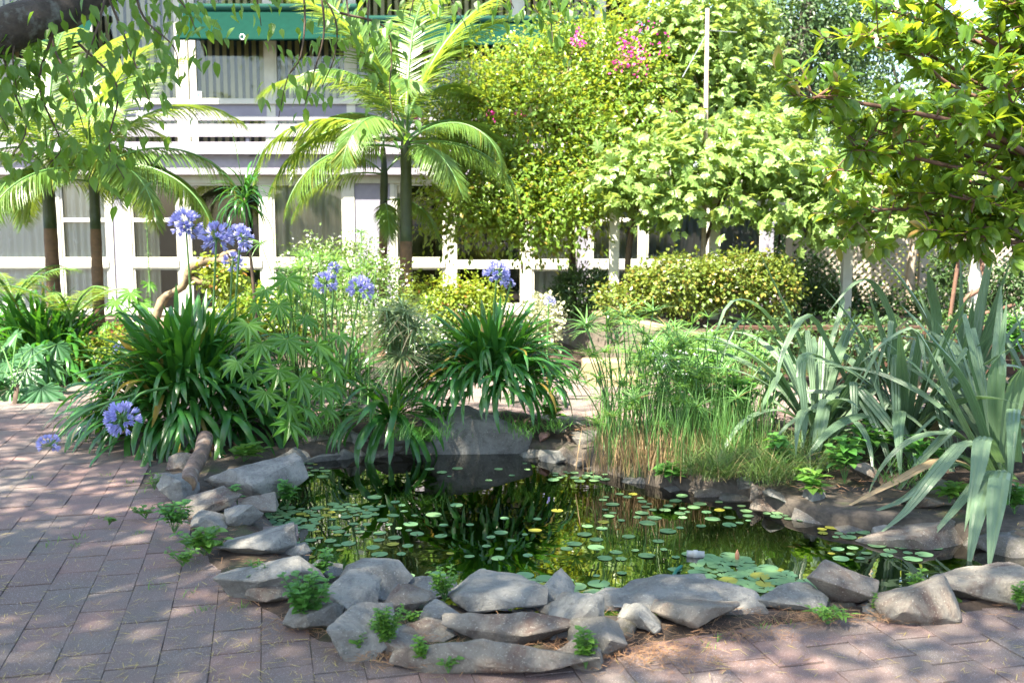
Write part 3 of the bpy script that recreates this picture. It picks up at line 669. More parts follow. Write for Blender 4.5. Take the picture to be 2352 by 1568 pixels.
# ground floor: posts and rails between the windows
for a, b, m_ in [(-470, -440, 'm_cream'), (-160, -130, 'm_cream'), (128, 143, 'm_cream'), (250, 262, 'm_cream'), (262, 288, 'm_wall'), (288, 304, 'm_cream'), (412, 436, 'm_cream'), (602, 628, 'm_cream'), (792, 816, 'm_cream'), (816, 898, 'm_wall'),
                 (898, 908, 'm_cream'), (1022, 1042, 'm_cream'), (1202, 1222, 'm_cream'), (1312, 1324, 'm_cream'), (1324, 1352, 'm_wall'), (1352, 1358, 'm_cream'), (1470, 1484, 'm_cream'), (1622, 1640, 'm_cream'), (1750, 1765, 'm_wall')]:
    hb('post', a, b, 421, 722, HD - 0.03 if m_ == 'm_cream' else HD - 0.012, HD + 0.07, m_)
hb('header', -500, 1765, 398, 421, HD - 0.045, HD + 0.075, 'm_cream')
hb('sill', -500, 1765, 713, 722, HD - 0.08, HD + 0.075, 'm_cream')
for a, b, v0, v1, lo, bar in [(-440, -160, 421, 596, 1, None), (-130, 128, 421, 596, 1, None), (143, 250, 421, 596, 1, 505), (304, 412, 421, 596, 1, 505), (436, 602, 421, 596, 1, None), (628, 792, 421, 596, 1, None),
                       (908, 1022, 421, 596, 1, None), (1222, 1312, 440, 600, 1, 505), (1358, 1470, 440, 600, 1, 505), (1484, 1622, 421, 600, 0, None), (1640, 1750, 421, 600, 0, None)]:
    window(a, b, v0, v1, bar=bar)
    hb('rail', a + 0.3, b - 0.3, v1, v1 + 18, HD - 0.05, HD + 0.06, 'm_cream')
    window(a, b, v1 + 18, 713, name='lower_window')
    if v0 > 421: hb('transom', a + 0.3, b - 0.3, 421, v0, HD - 0.02, HD + 0.06, 'm_cream')
dx0, dx1 = X(1042), X(1202)
door = ob('door', mk('door', *join([box(dx0, dx1, HD - 0.02, HD + 0.04, Z(431), Z(421)), box(dx0, dx1, HD - 0.02, HD + 0.04, Z(617), Z(597)), box(dx0, dx1, HD - 0.02, HD + 0.04, Z(713), Z(696)),
     box(dx0, dx0 + 0.05, HD - 0.02, HD + 0.04, Z(696), Z(617)), box(dx1 - 0.05, dx1, HD - 0.02, HD + 0.04, Z(696), Z(617)), box(dx0, dx0 + 0.05, HD - 0.02, HD + 0.04, Z(597), Z(431)), box(dx1 - 0.05, dx1, HD - 0.02, HD + 0.04, Z(597), Z(431))]), 'm_cream'), house)
ob('pane', mk('pane', *box(dx0 + 0.05, dx1 - 0.05, HD + 0.01, HD + 0.016, Z(597), Z(431)), 'm_glass'), door)
ob('pane', mk('pane', *box(dx0 + 0.05, dx1 - 0.05, HD + 0.01, HD + 0.016, Z(696), Z(617)), 'm_glass'), door)
ob('handle', mk('handle', *box(dx1 - 0.04, dx1 - 0.015, HD - 0.05, HD - 0.02, Z(616), Z(601)), 'm_brass'), door)
for a, b, m_ in [(-440, -160, 'm_curtain'), (-130, 126, 'm_curtain'), (144, 250, 'm_curtain'), (306, 362, 'm_curtain_beige'), (628, 792, 'm_curtain_beige'), (908, 945, 'm_curtain'), (1224, 1312, 'm_curtain'),
                 (1358, 1470, 'm_curtain_blue'), (1484, 1622, 'm_curtain_blue'), (1640, 1750, 'm_curtain_blue')]:
    curtain(a, b, 424, 712, m_)
# balcony boards and upper storey
BD = 15.4
hb('fascia_board', -520, 1500, 358, 400, BD + 0.1, BD + 0.16, 'm_board', d=BD)
hb('balcony_floor', -500, 1500, 352, 358, BD + 0.14, HD + 0.2, 'm_board', d=BD)
for v0, v1 in ((285, 314), (326, 354)): hb('balcony_board', -520, 1500, v0, v1, BD, BD + 0.035, 'm_board', d=BD)
hb('balcony_rail', -520, 1500, 270, 277, BD - 0.02, BD + 0.06, 'm_board', d=BD)
for u in (-300, 60, 290, 570, 850, 1130, 1400):
    hb('balcony_post', u, u + 8, 270, 358, BD + 0.036, BD + 0.09, 'm_wall', d=BD)
UD = HD + 0.35
def ux(u): return X(u, 160, UD)
for a, b in ((-500, -420), (-150, -110), (190, 212), (408, 432), (436, 446), (611, 631), (795, 815), (990, 1010), (1180, 1200), (1370, 1390)):
    hb('upper_post', a, b, -60, 395, UD - 0.02, UD + 0.07, 'm_cream', d=UD, vr=160)
hb('upper_sill', -500, 1490, 231, 240, UD - 0.06, UD + 0.06, 'm_cream', d=UD, vr=160)
hb('spandrel', -500, 1490, 240, 268, UD - 0.012, UD + 0.05, 'm_wall', d=UD, vr=160)
for a, b in ((-420, -150), (-110, 190), (212, 408), (446, 611), (631, 795), (815, 990), (1010, 1180), (1200, 1370)):
    window(a, b, -60, 231, d=UD, vr=160, name='upper_window', w=0.03)
    f = window(a, b, 268, 395, d=UD, vr=160, name='upper_window', w=0.03)
    x0, x1 = ux(a) + 0.04, ux(b) - 0.04
    bl = ob('blind', mk('blind_rail', *box(x0, x1, UD + 0.10, UD + 0.16, Z(-60, UD) - 0.06, Z(-60, UD) - 0.02), 'm_slat'), house)
    k = int((x1 - x0) / 0.105); sm = mk('slat', *box(-0.03, 0.03, -0.004, 0.004, Z(390, UD), Z(-60, UD) - 0.06), 'm_slat')
    for i in range(k): ob('slat', sm, bl, (x0 + (i + 0.5) * (x1 - x0) / k, UD + 0.13, 0), (0, 0, U(0.1, 0.35)))
hb('upper_header', -500, 1490, -80, -60, UD - 0.05, UD + 0.08, 'm_wall', d=UD, vr=160)
hb('roof', -560, 1540, -100, -80, HD - 0.1, HD + 6, 'm_roof', d=UD, vr=160)
st = ob('sticker', mk('sticker', *box(ux(448), ux(462), UD - 0.022, UD - 0.017, Z(226, UD), Z(211, UD)), 'm_sticker'), house)
ob('print', mk('sticker_print', *box(ux(452), ux(458), UD - 0.0265, UD - 0.0225, Z(222, UD), Z(215, UD)), 'm_stickerblue'), st)
def awning(u0, u1, v0, v1, d0, d1, label, ring=None):
    x0, x1 = X(u0, 50, d1), X(u1, 50, d1); zt, zb = Z(v0, d1), Z(v1, d1)
    r = thing('awning', label, 'awning', ((x0 + x1) / 2, d1, zb), 'green roll awnings')
    n = 24; V = []
    for i in range(n + 1):
        x = lerp(x0, x1, i / n)
        for j in range(5):
            t = j / 4; V.append((x, lerp(d0, d1, t) + 0.012 * math.sin(i * 0.9) * t, lerp(zt, zb, t) - 0.05 * math.sin(math.pi * t) - 0.01 * math.sin(math.pi * i / n)))
    Fc = [(i * 5 + j, i * 5 + j + 1, (i + 1) * 5 + j + 1, (i + 1) * 5 + j) for i in range(n) for j in range(4)]
    ob('canvas', mk('canvas', V, Fc, 'm_awning', True), r)
    ob('roller', mk('roller', *tube([(x0 - 0.05, d0, zt + 0.03), (x1 + 0.05, d0, zt + 0.03)], 0.055, 12), 'm_gutter', True), r)
    ob('bottom_bar', mk('bottom_bar', *tube([(x0, d1, zb - 0.01), ((x0 + x1) / 2, d1, zb - 0.02), (x1, d1, zb - 0.01)], 0.02, 8), 'm_awning', True), r)
    if ring:
        xr = X(ring, 50, d1)
        ob('pull_ring', mk('pull_ring', *tube([(xr + 0.036 * math.cos(a), d1 - 0.03, zb + 0.01 + 0.036 * math.sin(a)) for a in [k * math.pi / 8 for k in range(17)]], 0.012, 6), 'm_metal', True), r)
awning(400, 802, 8, 88, HD + 0.1, HD - 0.35, 'dark green roll awning with a metal pull ring over the striped blinds', 557)
awning(830, 1335, 36, 100, HD + 0.1, HD - 0.35, 'teal green roll awning behind the magenta-flowering bougainvillea')
awning(-160, 190, 20, 95, HD + 0.1, HD - 0.35, 'dark green roll awning behind the palms and overhanging leaves')

# ---------------------------------------------------------------- garden structures
def post(u, v0, d, w, label, name='pergola_post', mat='m_cream', group=None):
    b = P(u, 600, d); zt = P(u, v0, d).z; s = w * d / F / 2
    r = thing(name, label, 'post', (b.x, d, 0), group)
    ob('shaft', mk('shaft', *box(b.x - s, b.x + s, d - s, d + s, -0.03, zt), mat), r)
    ob('foot', mk('foot', *box(b.x - s * 1.15, b.x + s * 1.15, d - s * 1.15, d + s * 1.15, -0.04, 0.06), 'm_metal'), r)
    return r
pg = thing('pergola', 'cream timber pergola carrying the grape vine beside the house', 'pergola', (P(1640, 600, 12).x, 12, 0))
pz = P(1640, 455, 12).z
for u, d in ((1410, 12.0), (1640, 12.0), (1945, 12.3), (2242, 11.2)):
    b = P(u, 600, d); s = 0.055
    ob('post', mk('post', *box(b.x - s, b.x + s, d - s, d + s, -0.03, pz), 'm_cream'), pg)
x0, x1 = P(1395, 450, 12).x, P(2300, 450, 12).x
ob('beam', mk('beam', *box(x0, x1, 11.93, 12.0, pz, pz + 0.17), 'm_cream'), pg)
ob('beam', mk('beam', *box(x0, x1, 13.4, 13.47, pz - 0.1, pz + 0.17), 'm_cream'), pg)
for i in range(9):
    xx = lerp(x0 + 0.1, x1 - 0.1, i / 8); ob('rafter', mk('rafter', *box(xx - 0.025, xx + 0.025, 11.6, 13.8, pz + 0.172, pz + 0.30), 'm_cream'), pg)
b = P(1621, 340, 11.8)
pole = thing('vine_pole', 'tall thin weathered wooden pole rising out of the grape vine', 'pole', (b.x, 11.8, 0))
zt = P(1617, 20, 11.8).z
ob('shaft', mk('vine_pole', *tube([(b.x, 11.8, 0), (b.x, 11.8, pz), (b.x - 0.015, 11.8, zt)], [0.03, 0.028, 0.022], 8), 'm_weathered', True), pole)
ob('wire', mk('wire', *tube([(b.x - 0.28, 11.8, zt - 0.75), (b.x, 11.79, zt - 0.24), (b.x + 0.32, 11.8, zt - 0.26)], 0.006, 5), 'm_metal'), pole)
# lattice screens
LD = 13.6
def lattice(u0, u1, v0, v1, label, d=LD):
    x0, x1, z0, z1 = P(u0, 600, d).x, P(u1, 600, d).x, P(u0, v1, d).z, P(u0, v0, d).z
    r = thing('lattice_screen', label, 'lattice', ((x0 + x1) / 2, d, 0), 'white lattice screens')
    ob('top_rail', mk('top_rail', *box(x0, x1, d - 0.03, d + 0.03, z1, z1 + 0.075), 'm_lattice'), r)
    ob('bottom_rail', mk('bottom_rail', *box(x0, x1, d - 0.03, d + 0.03, z0 - 0.07, z0), 'm_lattice'), r)
    ob('post', mk('lattice_post', *box(x0 - 0.075, x0 - 0.003, d - 0.04, d + 0.04, -0.03, z1 + 0.12), 'm_lattice'), r)
    h = z1 - z0; st = 0.098
    for sgn, yo in ((1, -0.006), (-1, 0.006)):
        k = -h if sgn > 0 else 0
        xs = x0 - h
        while xs < x1:
            # a diagonal from (xs, z0) to (xs+h, z1), clipped to the screen
            a, b_ = max(xs, x0), min(xs + h, x1)
            if b_ - a > 0.05:
                za, zb = z0 + (a - xs), z0 + (b_ - xs)
                if sgn < 0: za, zb = z1 - (a - xs), z1 - (b_ - xs)
                L = math.hypot(b_ - a, zb - za); ang = math.atan2(zb - za, b_ - a)
                ob('slat', mk('lattice_slat', *box(-L / 2, L / 2, -0.005, 0.005, -0.016, 0.016), 'm_lattice'), r, ((a + b_) / 2, d + yo, (za + zb) / 2), (0, -ang, 0))
            xs += st
    return r
lattice(1818, 1930, 560, 700, 'lattice screen behind dark shrubs between the creeper trunk and the cream pergola post')
lattice(1956, 2108, 560, 712, 'lattice screen with a tree trunk crossing it beside the cream pergola post')
lattice(2124, 2246, 556, 712, 'lattice screen with a twisted brown vine in front')
lattice(2262, 2440, 560, 712, 'pinkish sunlit lattice screen beyond the twisted vine')
# concrete planter wall with a mossy top, steps, timber planter
A, B = G(1292, 792), G(1500, 872)
def wallbox(name, a, b, th, z0, z1a, z1b, mat, parent=None):
    d = (b - a).normalized(); nrm_ = Vector((-d.y, d.x, 0)) * th
    V = [a.x, a.y, z0], [b.x, b.y, z0], [b.x + nrm_.x, b.y + nrm_.y, z0], [a.x + nrm_.x, a.y + nrm_.y, z0], [a.x, a.y, z1a], [b.x, b.y, z1b], [b.x + nrm_.x, b.y + nrm_.y, z1b], [a.x + nrm_.x, a.y + nrm_.y, z1a]
    return mk(name, V, [(0, 1, 5, 4), (1, 2, 6, 5), (2, 3, 7, 6), (3, 0, 4, 7), (4, 5, 6, 7), (3, 2, 1, 0)], mat)
pw = thing('planter_wall', 'dark concrete planter wall with a mossy top under the hedge', 'wall', (A.x, A.y, 0))
ob('wall_face', wallbox('wall_face', A, B, 0.14, -0.03, 0.50, 0.50, 'm_concrete'), pw)
ob('wall_return', wallbox('wall_return', A + Vector((0.0, 0.02, 0)), A + Vector((1.4, 1.2, 0)), 0.14, -0.03, 0.49, 0.49, 'm_concrete'), pw)
ob('coping', wallbox('coping', A - Vector((0.02, 0.02, 0)), B + Vector((0.02, -0.02, 0)), 0.18, 0.503, 0.535, 0.535, 'm_sandstone'), pw)
sb = ob('planter_soil', mk('planter_soil', [(A.x, A.y + 0.1, 0.44), (B.x, B.y + 0.1, 0.44), (P(2300, 700, 10.6).x, 10.6, 0.40), (P(2300, 700, 13.4).x, 13.4, 0.44), (A.x + 1.2, 14.0, 0.44)], [(0, 1, 2, 3, 4)], 'm_soil')); tag(sb, 'dark soil filling the raised planter under the hedge', 'soil', kind='structure')
for k, (u0, u1, v0, v1, lab) in enumerate([(1340, 1440, 848, 866, 'sunlit sandstone step by the planter wall, higher one'), (1350, 1470, 864, 888, 'sunlit sandstone step by the planter wall, lower one')]):
    q = G(u0, v1); q2 = G(u1, v1); h = 0.16 - 0.08 * k
    me = mk('step', *box(q.x, q2.x, q.y, q.y + 0.3, -0.03, h), 'm_sandstone'); s = ob('garden_step', me); tag(s, lab, 'step', 'sandstone steps')
    bv = s.modifiers.new('bevel', 'BEVEL'); bv.width = 0.015; bv.segments = 2
tp = thing('timber_planter', 'low red-brown timber planter box behind the flax', 'planter', (P(1880, 800, 10.5).x, 10.5, 0))
xa, xb = P(1640, 800, 10.5).x, P(2420, 800, 10.5).x
for i in range(3): ob('board', mk('planter_board', *box(xa, xb, 10.42, 10.46, 0.02 + i * 0.155, 0.165 + i * 0.155), 'm_timber'), tp)
ob('capping', mk('capping', *box(xa - 0.03, xb + 0.03, 10.38, 10.5, 0.487, 0.52), 'm_timber'), tp)
for i in range(6):
    xx = lerp(xa + 0.05, xb - 0.05, i / 5); ob('stake', mk('planter_stake', *box(xx - 0.04, xx + 0.04, 10.36, 10.415, -0.03, 0.48), 'm_timber'), tp)
# terracotta trough
q = G(265, 803); tr = thing('terracotta_trough', 'red terracotta trough half hidden between two agapanthus clumps', 'planter', (q.x, q.y, 0))
w_, h_ = 0.36, 0.34
def frust(x, y, z0, z1, a0, a1, b0, b1): 
    return np.array([(x + sx * (a0, a1)[k], y + sy * (b0, b1)[k], (z0, z1)[k]) for k in (0, 1) for sx, sy in ((-1, -1), (1, -1), (1, 1), (-1, 1))], dtype=np.float32), np.array([(0, 3, 2, 1), (4, 5, 6, 7), (0, 1, 5, 4), (1, 2, 6, 5), (2, 3, 7, 6), (3, 0, 4, 7)])
ob('body', mk('trough_body', *frust(q.x, q.y + 0.2, 0, h_ - 0.06, 0.30, 0.34, 0.13, 0.16), 'm_terracotta'), tr)
ob('rim', mk('trough_rim', *frust(q.x, q.y + 0.2, h_ - 0.06, h_, 0.36, 0.37, 0.18, 0.19), 'm_terracotta'), tr)
ob('soil', mk('trough_soil', *box(q.x - 0.33, q.x + 0.33, q.y + 0.04, q.y + 0.36, h_, h_ + 0.01), 'm_soil'), tr)
rp = ob('red_pipe', mk('red_pipe', *tube([G(355, 842), G(395, 838) + Vector((0, 0, 0.03)), G(440, 826) + Vector((0, 0, 0.04)), G(510, 812) + Vector((0, 0, 0.03))], 0.018, 8), 'm_redpipe', True)); tag(rp, 'thin red pipe on the ground beside the terracotta trough', 'pipe')
# plastic chairs
def chair(u, v, d, rz, label):
    b = G(u, v); b = Vector((P(u, v, d).x, d, 0)); r = thing('garden_chair', label, 'chair', b, 'white plastic garden chairs'); r.rotation_euler = (0, 0, rz); r.scale = (0.66,) * 3
    n = 10; V = []; 
    for i in range(n + 1):                     # curved backrest
        a = lerp(-1.05, 1.05, i / n)
        for j in range(5):
            t = j / 4; rr = 0.25 + 0.03 * t; ztop = 0.42 + t * (0.42 - 0.10 * abs(a) ** 2)
            V.append((math.sin(a) * rr, 0.05 + math.cos(a) * rr * 0.75 + 0.10 * t, ztop))
    Fc = [(i * 5 + j, i * 5 + j + 1, (i + 1) * 5 + j + 1, (i + 1) * 5 + j) for i in range(n) for j in range(4)]
    me = mk('backrest', V, Fc, 'm_plastic', True); o = kid('backrest', me, r); s = o.modifiers.new('s', 'SOLIDIFY'); s.thickness = 0.012
    V = [(lerp(-0.23, 0.23, i / 8), lerp(-0.24, 0.22, j / 8), 0.42 - 0.03 * math.sin(math.pi * i / 8) * math.sin(math.pi * j / 8) - (0.03 if j == 0 else 0)) for i in range(9) for j in range(9)]
    me = mk('seat', V, [(i * 9 + j, (i + 1) * 9 + j, (i + 1) * 9 + j + 1, i * 9 + j + 1) for i in range(8) for j in range(8)], 'm_plastic', True)
    o = kid('seat', me, r); s = o.modifiers.new('s', 'SOLIDIFY'); s.thickness = 0.012
    for sx in (-1, 1):
        for sy in (-1, 1):
            kid('leg', mk('chair_leg', *tube([(sx * 0.22, sy * 0.21, 0.42), (sx * 0.25, sy * 0.25, 0.0)], [0.026, 0.018], 8), 'm_plastic', True), r)
        kid('armrest', mk('armrest', *tube(curve([(sx * 0.25, -0.22, 0.42), (sx * 0.27, -0.22, 0.60), (sx * 0.275, -0.1, 0.64), (sx * 0.27, 0.12, 0.66)], 9), 0.022, 8), 'm_plastic', True), r)
chair(1545, 930, 8.9, 0.9, 'white plastic garden chair seen through the papyrus stems')
# hose, pipe, spotlight
hp = curve([G(1540, 1345, -0.05), G(1552, 1325, WZ) + Vector((0, 0, 0.03)), P(1575, 1296, 5.0), P(1605, 1293, 5.05), G(1625, 1312, WZ - 0.02)], 16)
o = ob('garden_hose', mk('garden_hose', *tube(hp, 0.0085, 8), 'm_hose', True)); tag(o, 'short loop of green hose dipping into the pond among lily pads', 'hose')
a, b = G(1577, 1272, WZ + 0.01), G(1618, 1274, WZ + 0.01)
o = ob('white_pipe', mk('white_pipe', *tube([a, a.lerp(b, 0.35), a.lerp(b, 0.36), a.lerp(b, 0.62), a.lerp(b, 0.63), b], [0.02, 0.02, 0.024, 0.024, 0.02, 0.02], 12), 'm_pvc', True)); tag(o, 'short white pipe floating beside the dense lily pads', 'pipe')
q = P(2185, 1098, 6.35)
sp_ = thing('garden_spotlight', 'small black garden spotlight with a glass face among the flax', 'spotlight', (q.x, q.y, 0.1))
ob('housing', mk('housing', *frust(q.x, q.y, q.z - 0.045, q.z + 0.045, 0.075, 0.065, 0.05, 0.045), 'm_black'), sp_)
ob('lens', mk('lens', *box(q.x - 0.05, q.x + 0.0, q.y - 0.058, q.y - 0.051, q.z - 0.01, q.z + 0.035), 'm_lens'), sp_)
ob('label_plate', mk('label_plate', *box(q.x - 0.05, q.x - 0.01, q.y - 0.056, q.y - 0.052, q.z - 0.035, q.z - 0.015), 'm_orange'), sp_)
ob('stake', mk('stake', *tube([(q.x, q.y, q.z - 0.045), (q.x, q.y, 0.02)], 0.012, 6), 'm_black'), sp_)

# ---------------------------------------------------------------- palms
def frond_mesh(name, L, arch, n=34, ll=0.42, lw=0.034, hang=0.5, lift=0.5):
    """arching rachis along +X with leaflets; returns rachis mesh and leaflet mesh"""
    pts = []; ang = lift; p = Vector((0, 0, 0)); k = 24
    for i in range(k + 1):
        pts.append(p.copy()); ang -= arch / k * (0.5 + 1.2 * i / k); p = p + Vector((math.cos(ang), 0, math.sin(ang))) * (L / k)
    ra = mk(name, *tube(pts, taper(0.018, 0.004, k + 1), 6), 'm_stalk', True)
    LT = leaf_t(lw / ll, 4, 0.5, 0.22, lambda t: min(1, 0.35 + 3 * t) * (1 - t) ** 0.5)
    pos, D, N, S = [], [], [], []
    for i in range(n):
        t = 0.16 + 0.84 * i / (n - 1); f = t * k; a = int(min(f, k - 1)); q = pts[a].lerp(pts[a + 1], f - a); tg = (pts[a + 1] - pts[a]).normalized()
        ln = ll * (math.sin(math.pi * min(1, 0.12 + 0.80 * t)) ** 0.7) * U(0.9, 1.05)
        for s in (-1, 1):
            up = Vector((0, 0, 1)) - tg * tg.z; fw = 0.55 + 0.5 * t
            d = tg * fw + Vector((0, s, 0)) * (1.0 - 0.35 * t) + up.normalized() * U(-0.05, 0.25) - Vector((0, 0, hang * U(0.6, 1.2)))
            pos.append(q); D.append(d); N.append(up + Vector((0, -s * 0.35, 0))); S.append(ln)
    le = mk('leaflets', *scatter(LT, np.array([tuple(x) for x in pos]), np.array([tuple(x) for x in D]), np.array([tuple(x) for x in N]), S), 'm_palm')
    return ra, le
FR = [frond_mesh('frond_a', 1.9, 1.5, 72, hang=0.35, lift=0.95), frond_mesh('frond_b', 2.0, 1.9, 74, hang=0.5, lift=0.6), frond_mesh('frond_c', 1.7, 1.3, 66, hang=0.7, lift=0.15), frond_mesh('frond_d', 1.8, 0.9, 70, hang=0.15, lift=1.25),
      frond_mesh('frond_small', 0.8, 1.0, 26, ll=0.22, lw=0.016, hang=0.25, lift=0.9)]
def palm(u, d, vtop, r0, label, fronds, lean=0.0, ring_v=560):
    b = Vector((P(u, 640, d).x, d, 0)); zt = P(u, vtop, d).z; zr = P(u, ring_v, d).z
    t = thing('palm_tree', label, 'palm tree', b, 'slender feather palms')
    top = Vector((b.x + lean, d, zt))
    pts = [b.lerp(top, i / 14) for i in range(15)]
    rad = [r0 * (1.1 - 0.25 * i / 14) + (0.004 if i % 2 else 0) for i in range(15)]
    lo = [p_ for p_ in pts if p_.z <= zr + 0.2]; k = max(2, len(lo))
    ob('trunk', mk('palm_trunk', *tube(pts[:k], rad[:k], 14), 'm_palmring', True), t)
    nr = 9
    for i in range(nr):
        q = pts[0].lerp(pts[k - 1], (i + 0.5) / nr); rr = lerp(rad[0], rad[k - 1], (i + 0.5) / nr)
        ob('trunk_ring', mk('trunk_ring', *tube([q - Vector((0, 0, 0.008)), q, q + Vector((0, 0, 0.008))], [rr * 0.99, rr * 1.035, rr * 0.99], 14, False), 'm_palmtrunk', True), t)
    ob('crownshaft', mk('crownshaft', *tube([pts[k - 1] - Vector((0, 0, 0.01))] + pts[k:] + [top + Vector((0, 0, 0.3))], [rad[k - 1] * 1.04] + rad[k:] + [0.02], 14), 'm_crownshaft', True), t)
    for az, kind, s, dz in fronds:
        f = kid('frond', FR[kind][0], t, (top.x - b.x, 0, zt + dz), (U(-0.25, 0.25), 0, math.radians(az)), s)
        kid('leaflets', FR[kind][1], f)['kind'] = 'stuff'
    return t
palm(122, 11.4, 395, 0.075, 'feather palm with the stouter trunk of the pair by the sheer curtains', [(100, 3, 1.25, 0.2), (50, 3, 1.2, 0.2), (70, 1, 1.0, 0.1), (130, 2, 1.0, 0.1), (0, 1, 0.9, 0.05), (290, 0, 0.9, 0.1), (200, 1, 0.9, 0), (150, 0, 0.95, 0.05), (95, 3, 0.95, 0.1), (40, 0, 0.85, 0.05), (270, 2, 0.9, 0), (320, 1, 0.9, 0), (180, 3, 1.0, .1), (235, 0, 0.9, 0), (20, 2, 0.8, -0.1)])
palm(222, 11.0, 392, 0.058, 'feather palm with the thinner trunk of the pair in front of the white pillar', [(45, 2, 1.0, 0.1), (110, 1, 1.0, 0.1), (210, 0, 0.9, 0.1), (320, 2, 0.9, 0.05), (5, 1, 0.95, 0), (-15, 2, 1.0, 0.05), (60, 3, 0.95, 0.1), (120, 0, 0.9, 0.05), (185, 1, 0.95, 0), (240, 2, 0.85, 0), (300, 0, 0.95, 0), (90, 3, 1.0, 0.15), (150, 2, 0.9, 0.1), (30, 0, 1.0, 0.1), (340, 3, 0.9, 0.1)], 0.02)
palm(930, 11.2, 330, 0.068, 'feather palm with a ringed red-brown trunk between the glass doors', [(80, 3, 1.3, 0.2), (140, 3, 1.25, 0.2), (25, 3, 1.2, 0.2), (150, 1, 1.0, 0.1), (200, 3, 1.0, 0.15), (40, 1, 0.95, 0.05), (110, 0, 1.1, 0.15), (345, 2, 0.9, 0.0), (225, 0, 0.9, 0.1), (190, 1, 1.0, 0), (170, 0, 1.0, 0.1), (215, 2, 1.0, -0.05), (90, 3, 1.1, 0.1), (60, 0, 1.0, 0.1), (20, 2, 0.9, 0), (330, 1, 0.75, 0), (300, 2, 0.8, -0.05), (250, 1, 0.85, 0), (130, 3, 1.05, 0.1), (175, 2, 1.05, 0.2), (0, 3, 0.9, 0.2), (275, 0, 0.8, 0.05)], 0.03)
palm(874, 11.9, 400, 0.05, 'thinner feather palm leaning behind the ringed palm', [(180, 2, 0.75, 0), (230, 1, 0.7, 0), (140, 0, 0.8, 0.1), (280, 2, 0.6, -0.35), (90, 3, 0.8, 0.1), (320, 2, 0.6, -0.3), (30, 0, 0.7, 0)], 0.06)
for u, v, d, lab in ((160, 690, 10.3, 'young fern-like palm seedling between the two slender trunks'), (30, 650, 10.4, 'young fern-like palm seedling by the white window rail')):
    q = P(u, v, d); t = thing('palm_seedling', lab, 'seedling', (q.x, d, 0.0), None)
    for az in (10, 70, 150, 200, 280, 330):
        f = kid('frond', FR[4][0], t, (0, 0, q.z - 0.2), (0, 0, math.radians(az + U(-20, 20))), U(0.8, 1.15)); kid('leaflets', FR[4][1], f)['kind'] = 'stuff'
    ob('stem', mk('stem', *tube([(q.x, d, 0), (q.x, d, q.z - 0.18)], 0.015, 6), 'm_stalk'), t)

# ---------------------------------------------------------------- strap-leaved plants
def strap(pts, w, mat, name='leaf', fold=0.25, prof=None, twist=0.0, side=None, pleat=0.0):
    """a blade along a list of points; w is its full width, pleat the depth of its lengthwise ribs"""
    n = len(pts); V, Fc = [], []
    sec = [(1, 1), (0, 0), (-1, 1)] if not pleat else [(1, 1), (0.62, 0.62 - pleat), (0.3, 0.3 + pleat), (0, 0), (-0.3, 0.3 + pleat), (-0.62, 0.62 - pleat), (-1, 1)]; k = len(sec)
    for i, p in enumerate(pts):
        t = i / (n - 1); tg = (pts[min(i + 1, n - 1)] - pts[max(i - 1, 0)]).normalized()
        sd_ = Vector((-tg.y, tg.x, 0)) if side is None else side
        if sd_.length < 0.05: sd_ = Vector((0, 1, 0))
        sd_ = (sd_ - tg * tg.dot(sd_)).normalized(); nr_ = tg.cross(sd_) * -1
        if twist: q = Matrix.Rotation(twist * t, 3, tg); sd_ = q @ sd_; nr_ = q @ nr_
        h = (prof(t) if prof else min(1, 0.55 + 1.2 * t) * min(1, ((1 - t) * 4.5 + 0.02)) ** 0.6) * w / 2
        V += [p + sd_ * h * a_ + nr_ * h * fold * b_ for a_, b_ in sec]
    for i in range(n - 1):
        a = i * k; Fc += [(a + j, a + j + 1, a + j + k + 1, a + j + k) for j in range(k - 1)]
    return mk(name, [tuple(v) for v in V], Fc, mat, not pleat)
def arc(L, lift, arch, n=10, power=1.3, kink=None):
    """arching line along +X: start angle, total bend, optional sharp fold at t"""
    pts = [Vector((0, 0, 0))]; 
    for i in range(1, n):
        t = i / (n - 1); a = lift - arch * t ** power
        if kink and t > kink[0]: a -= kink[1]
        pts.append(pts[-1] + Vector((math.cos(a), 0, math.sin(a))) * (L / (n - 1)))
    return pts
AGA = [strap(arc(L, lift, arch, 10), 0.046, 'm_aga', 'agapanthus_leaf', twist=tw) for L, lift, arch, tw in
       [(0.62, 1.45, 0.5, 0.2), (0.68, 1.3, 0.9, -0.3), (0.72, 1.15, 1.3, 0.3), (0.75, 1.0, 1.7, -0.2), (0.78, 0.85, 2.0, 0.2), (0.75, 0.65, 2.1, -0.3), (0.70, 0.45, 1.9, 0.1), (0.60, 1.4, 1.4, 0.4), (0.62, 0.2, 1.7, 0.0), (0.72, 1.05, 2.3, 0.2)]]
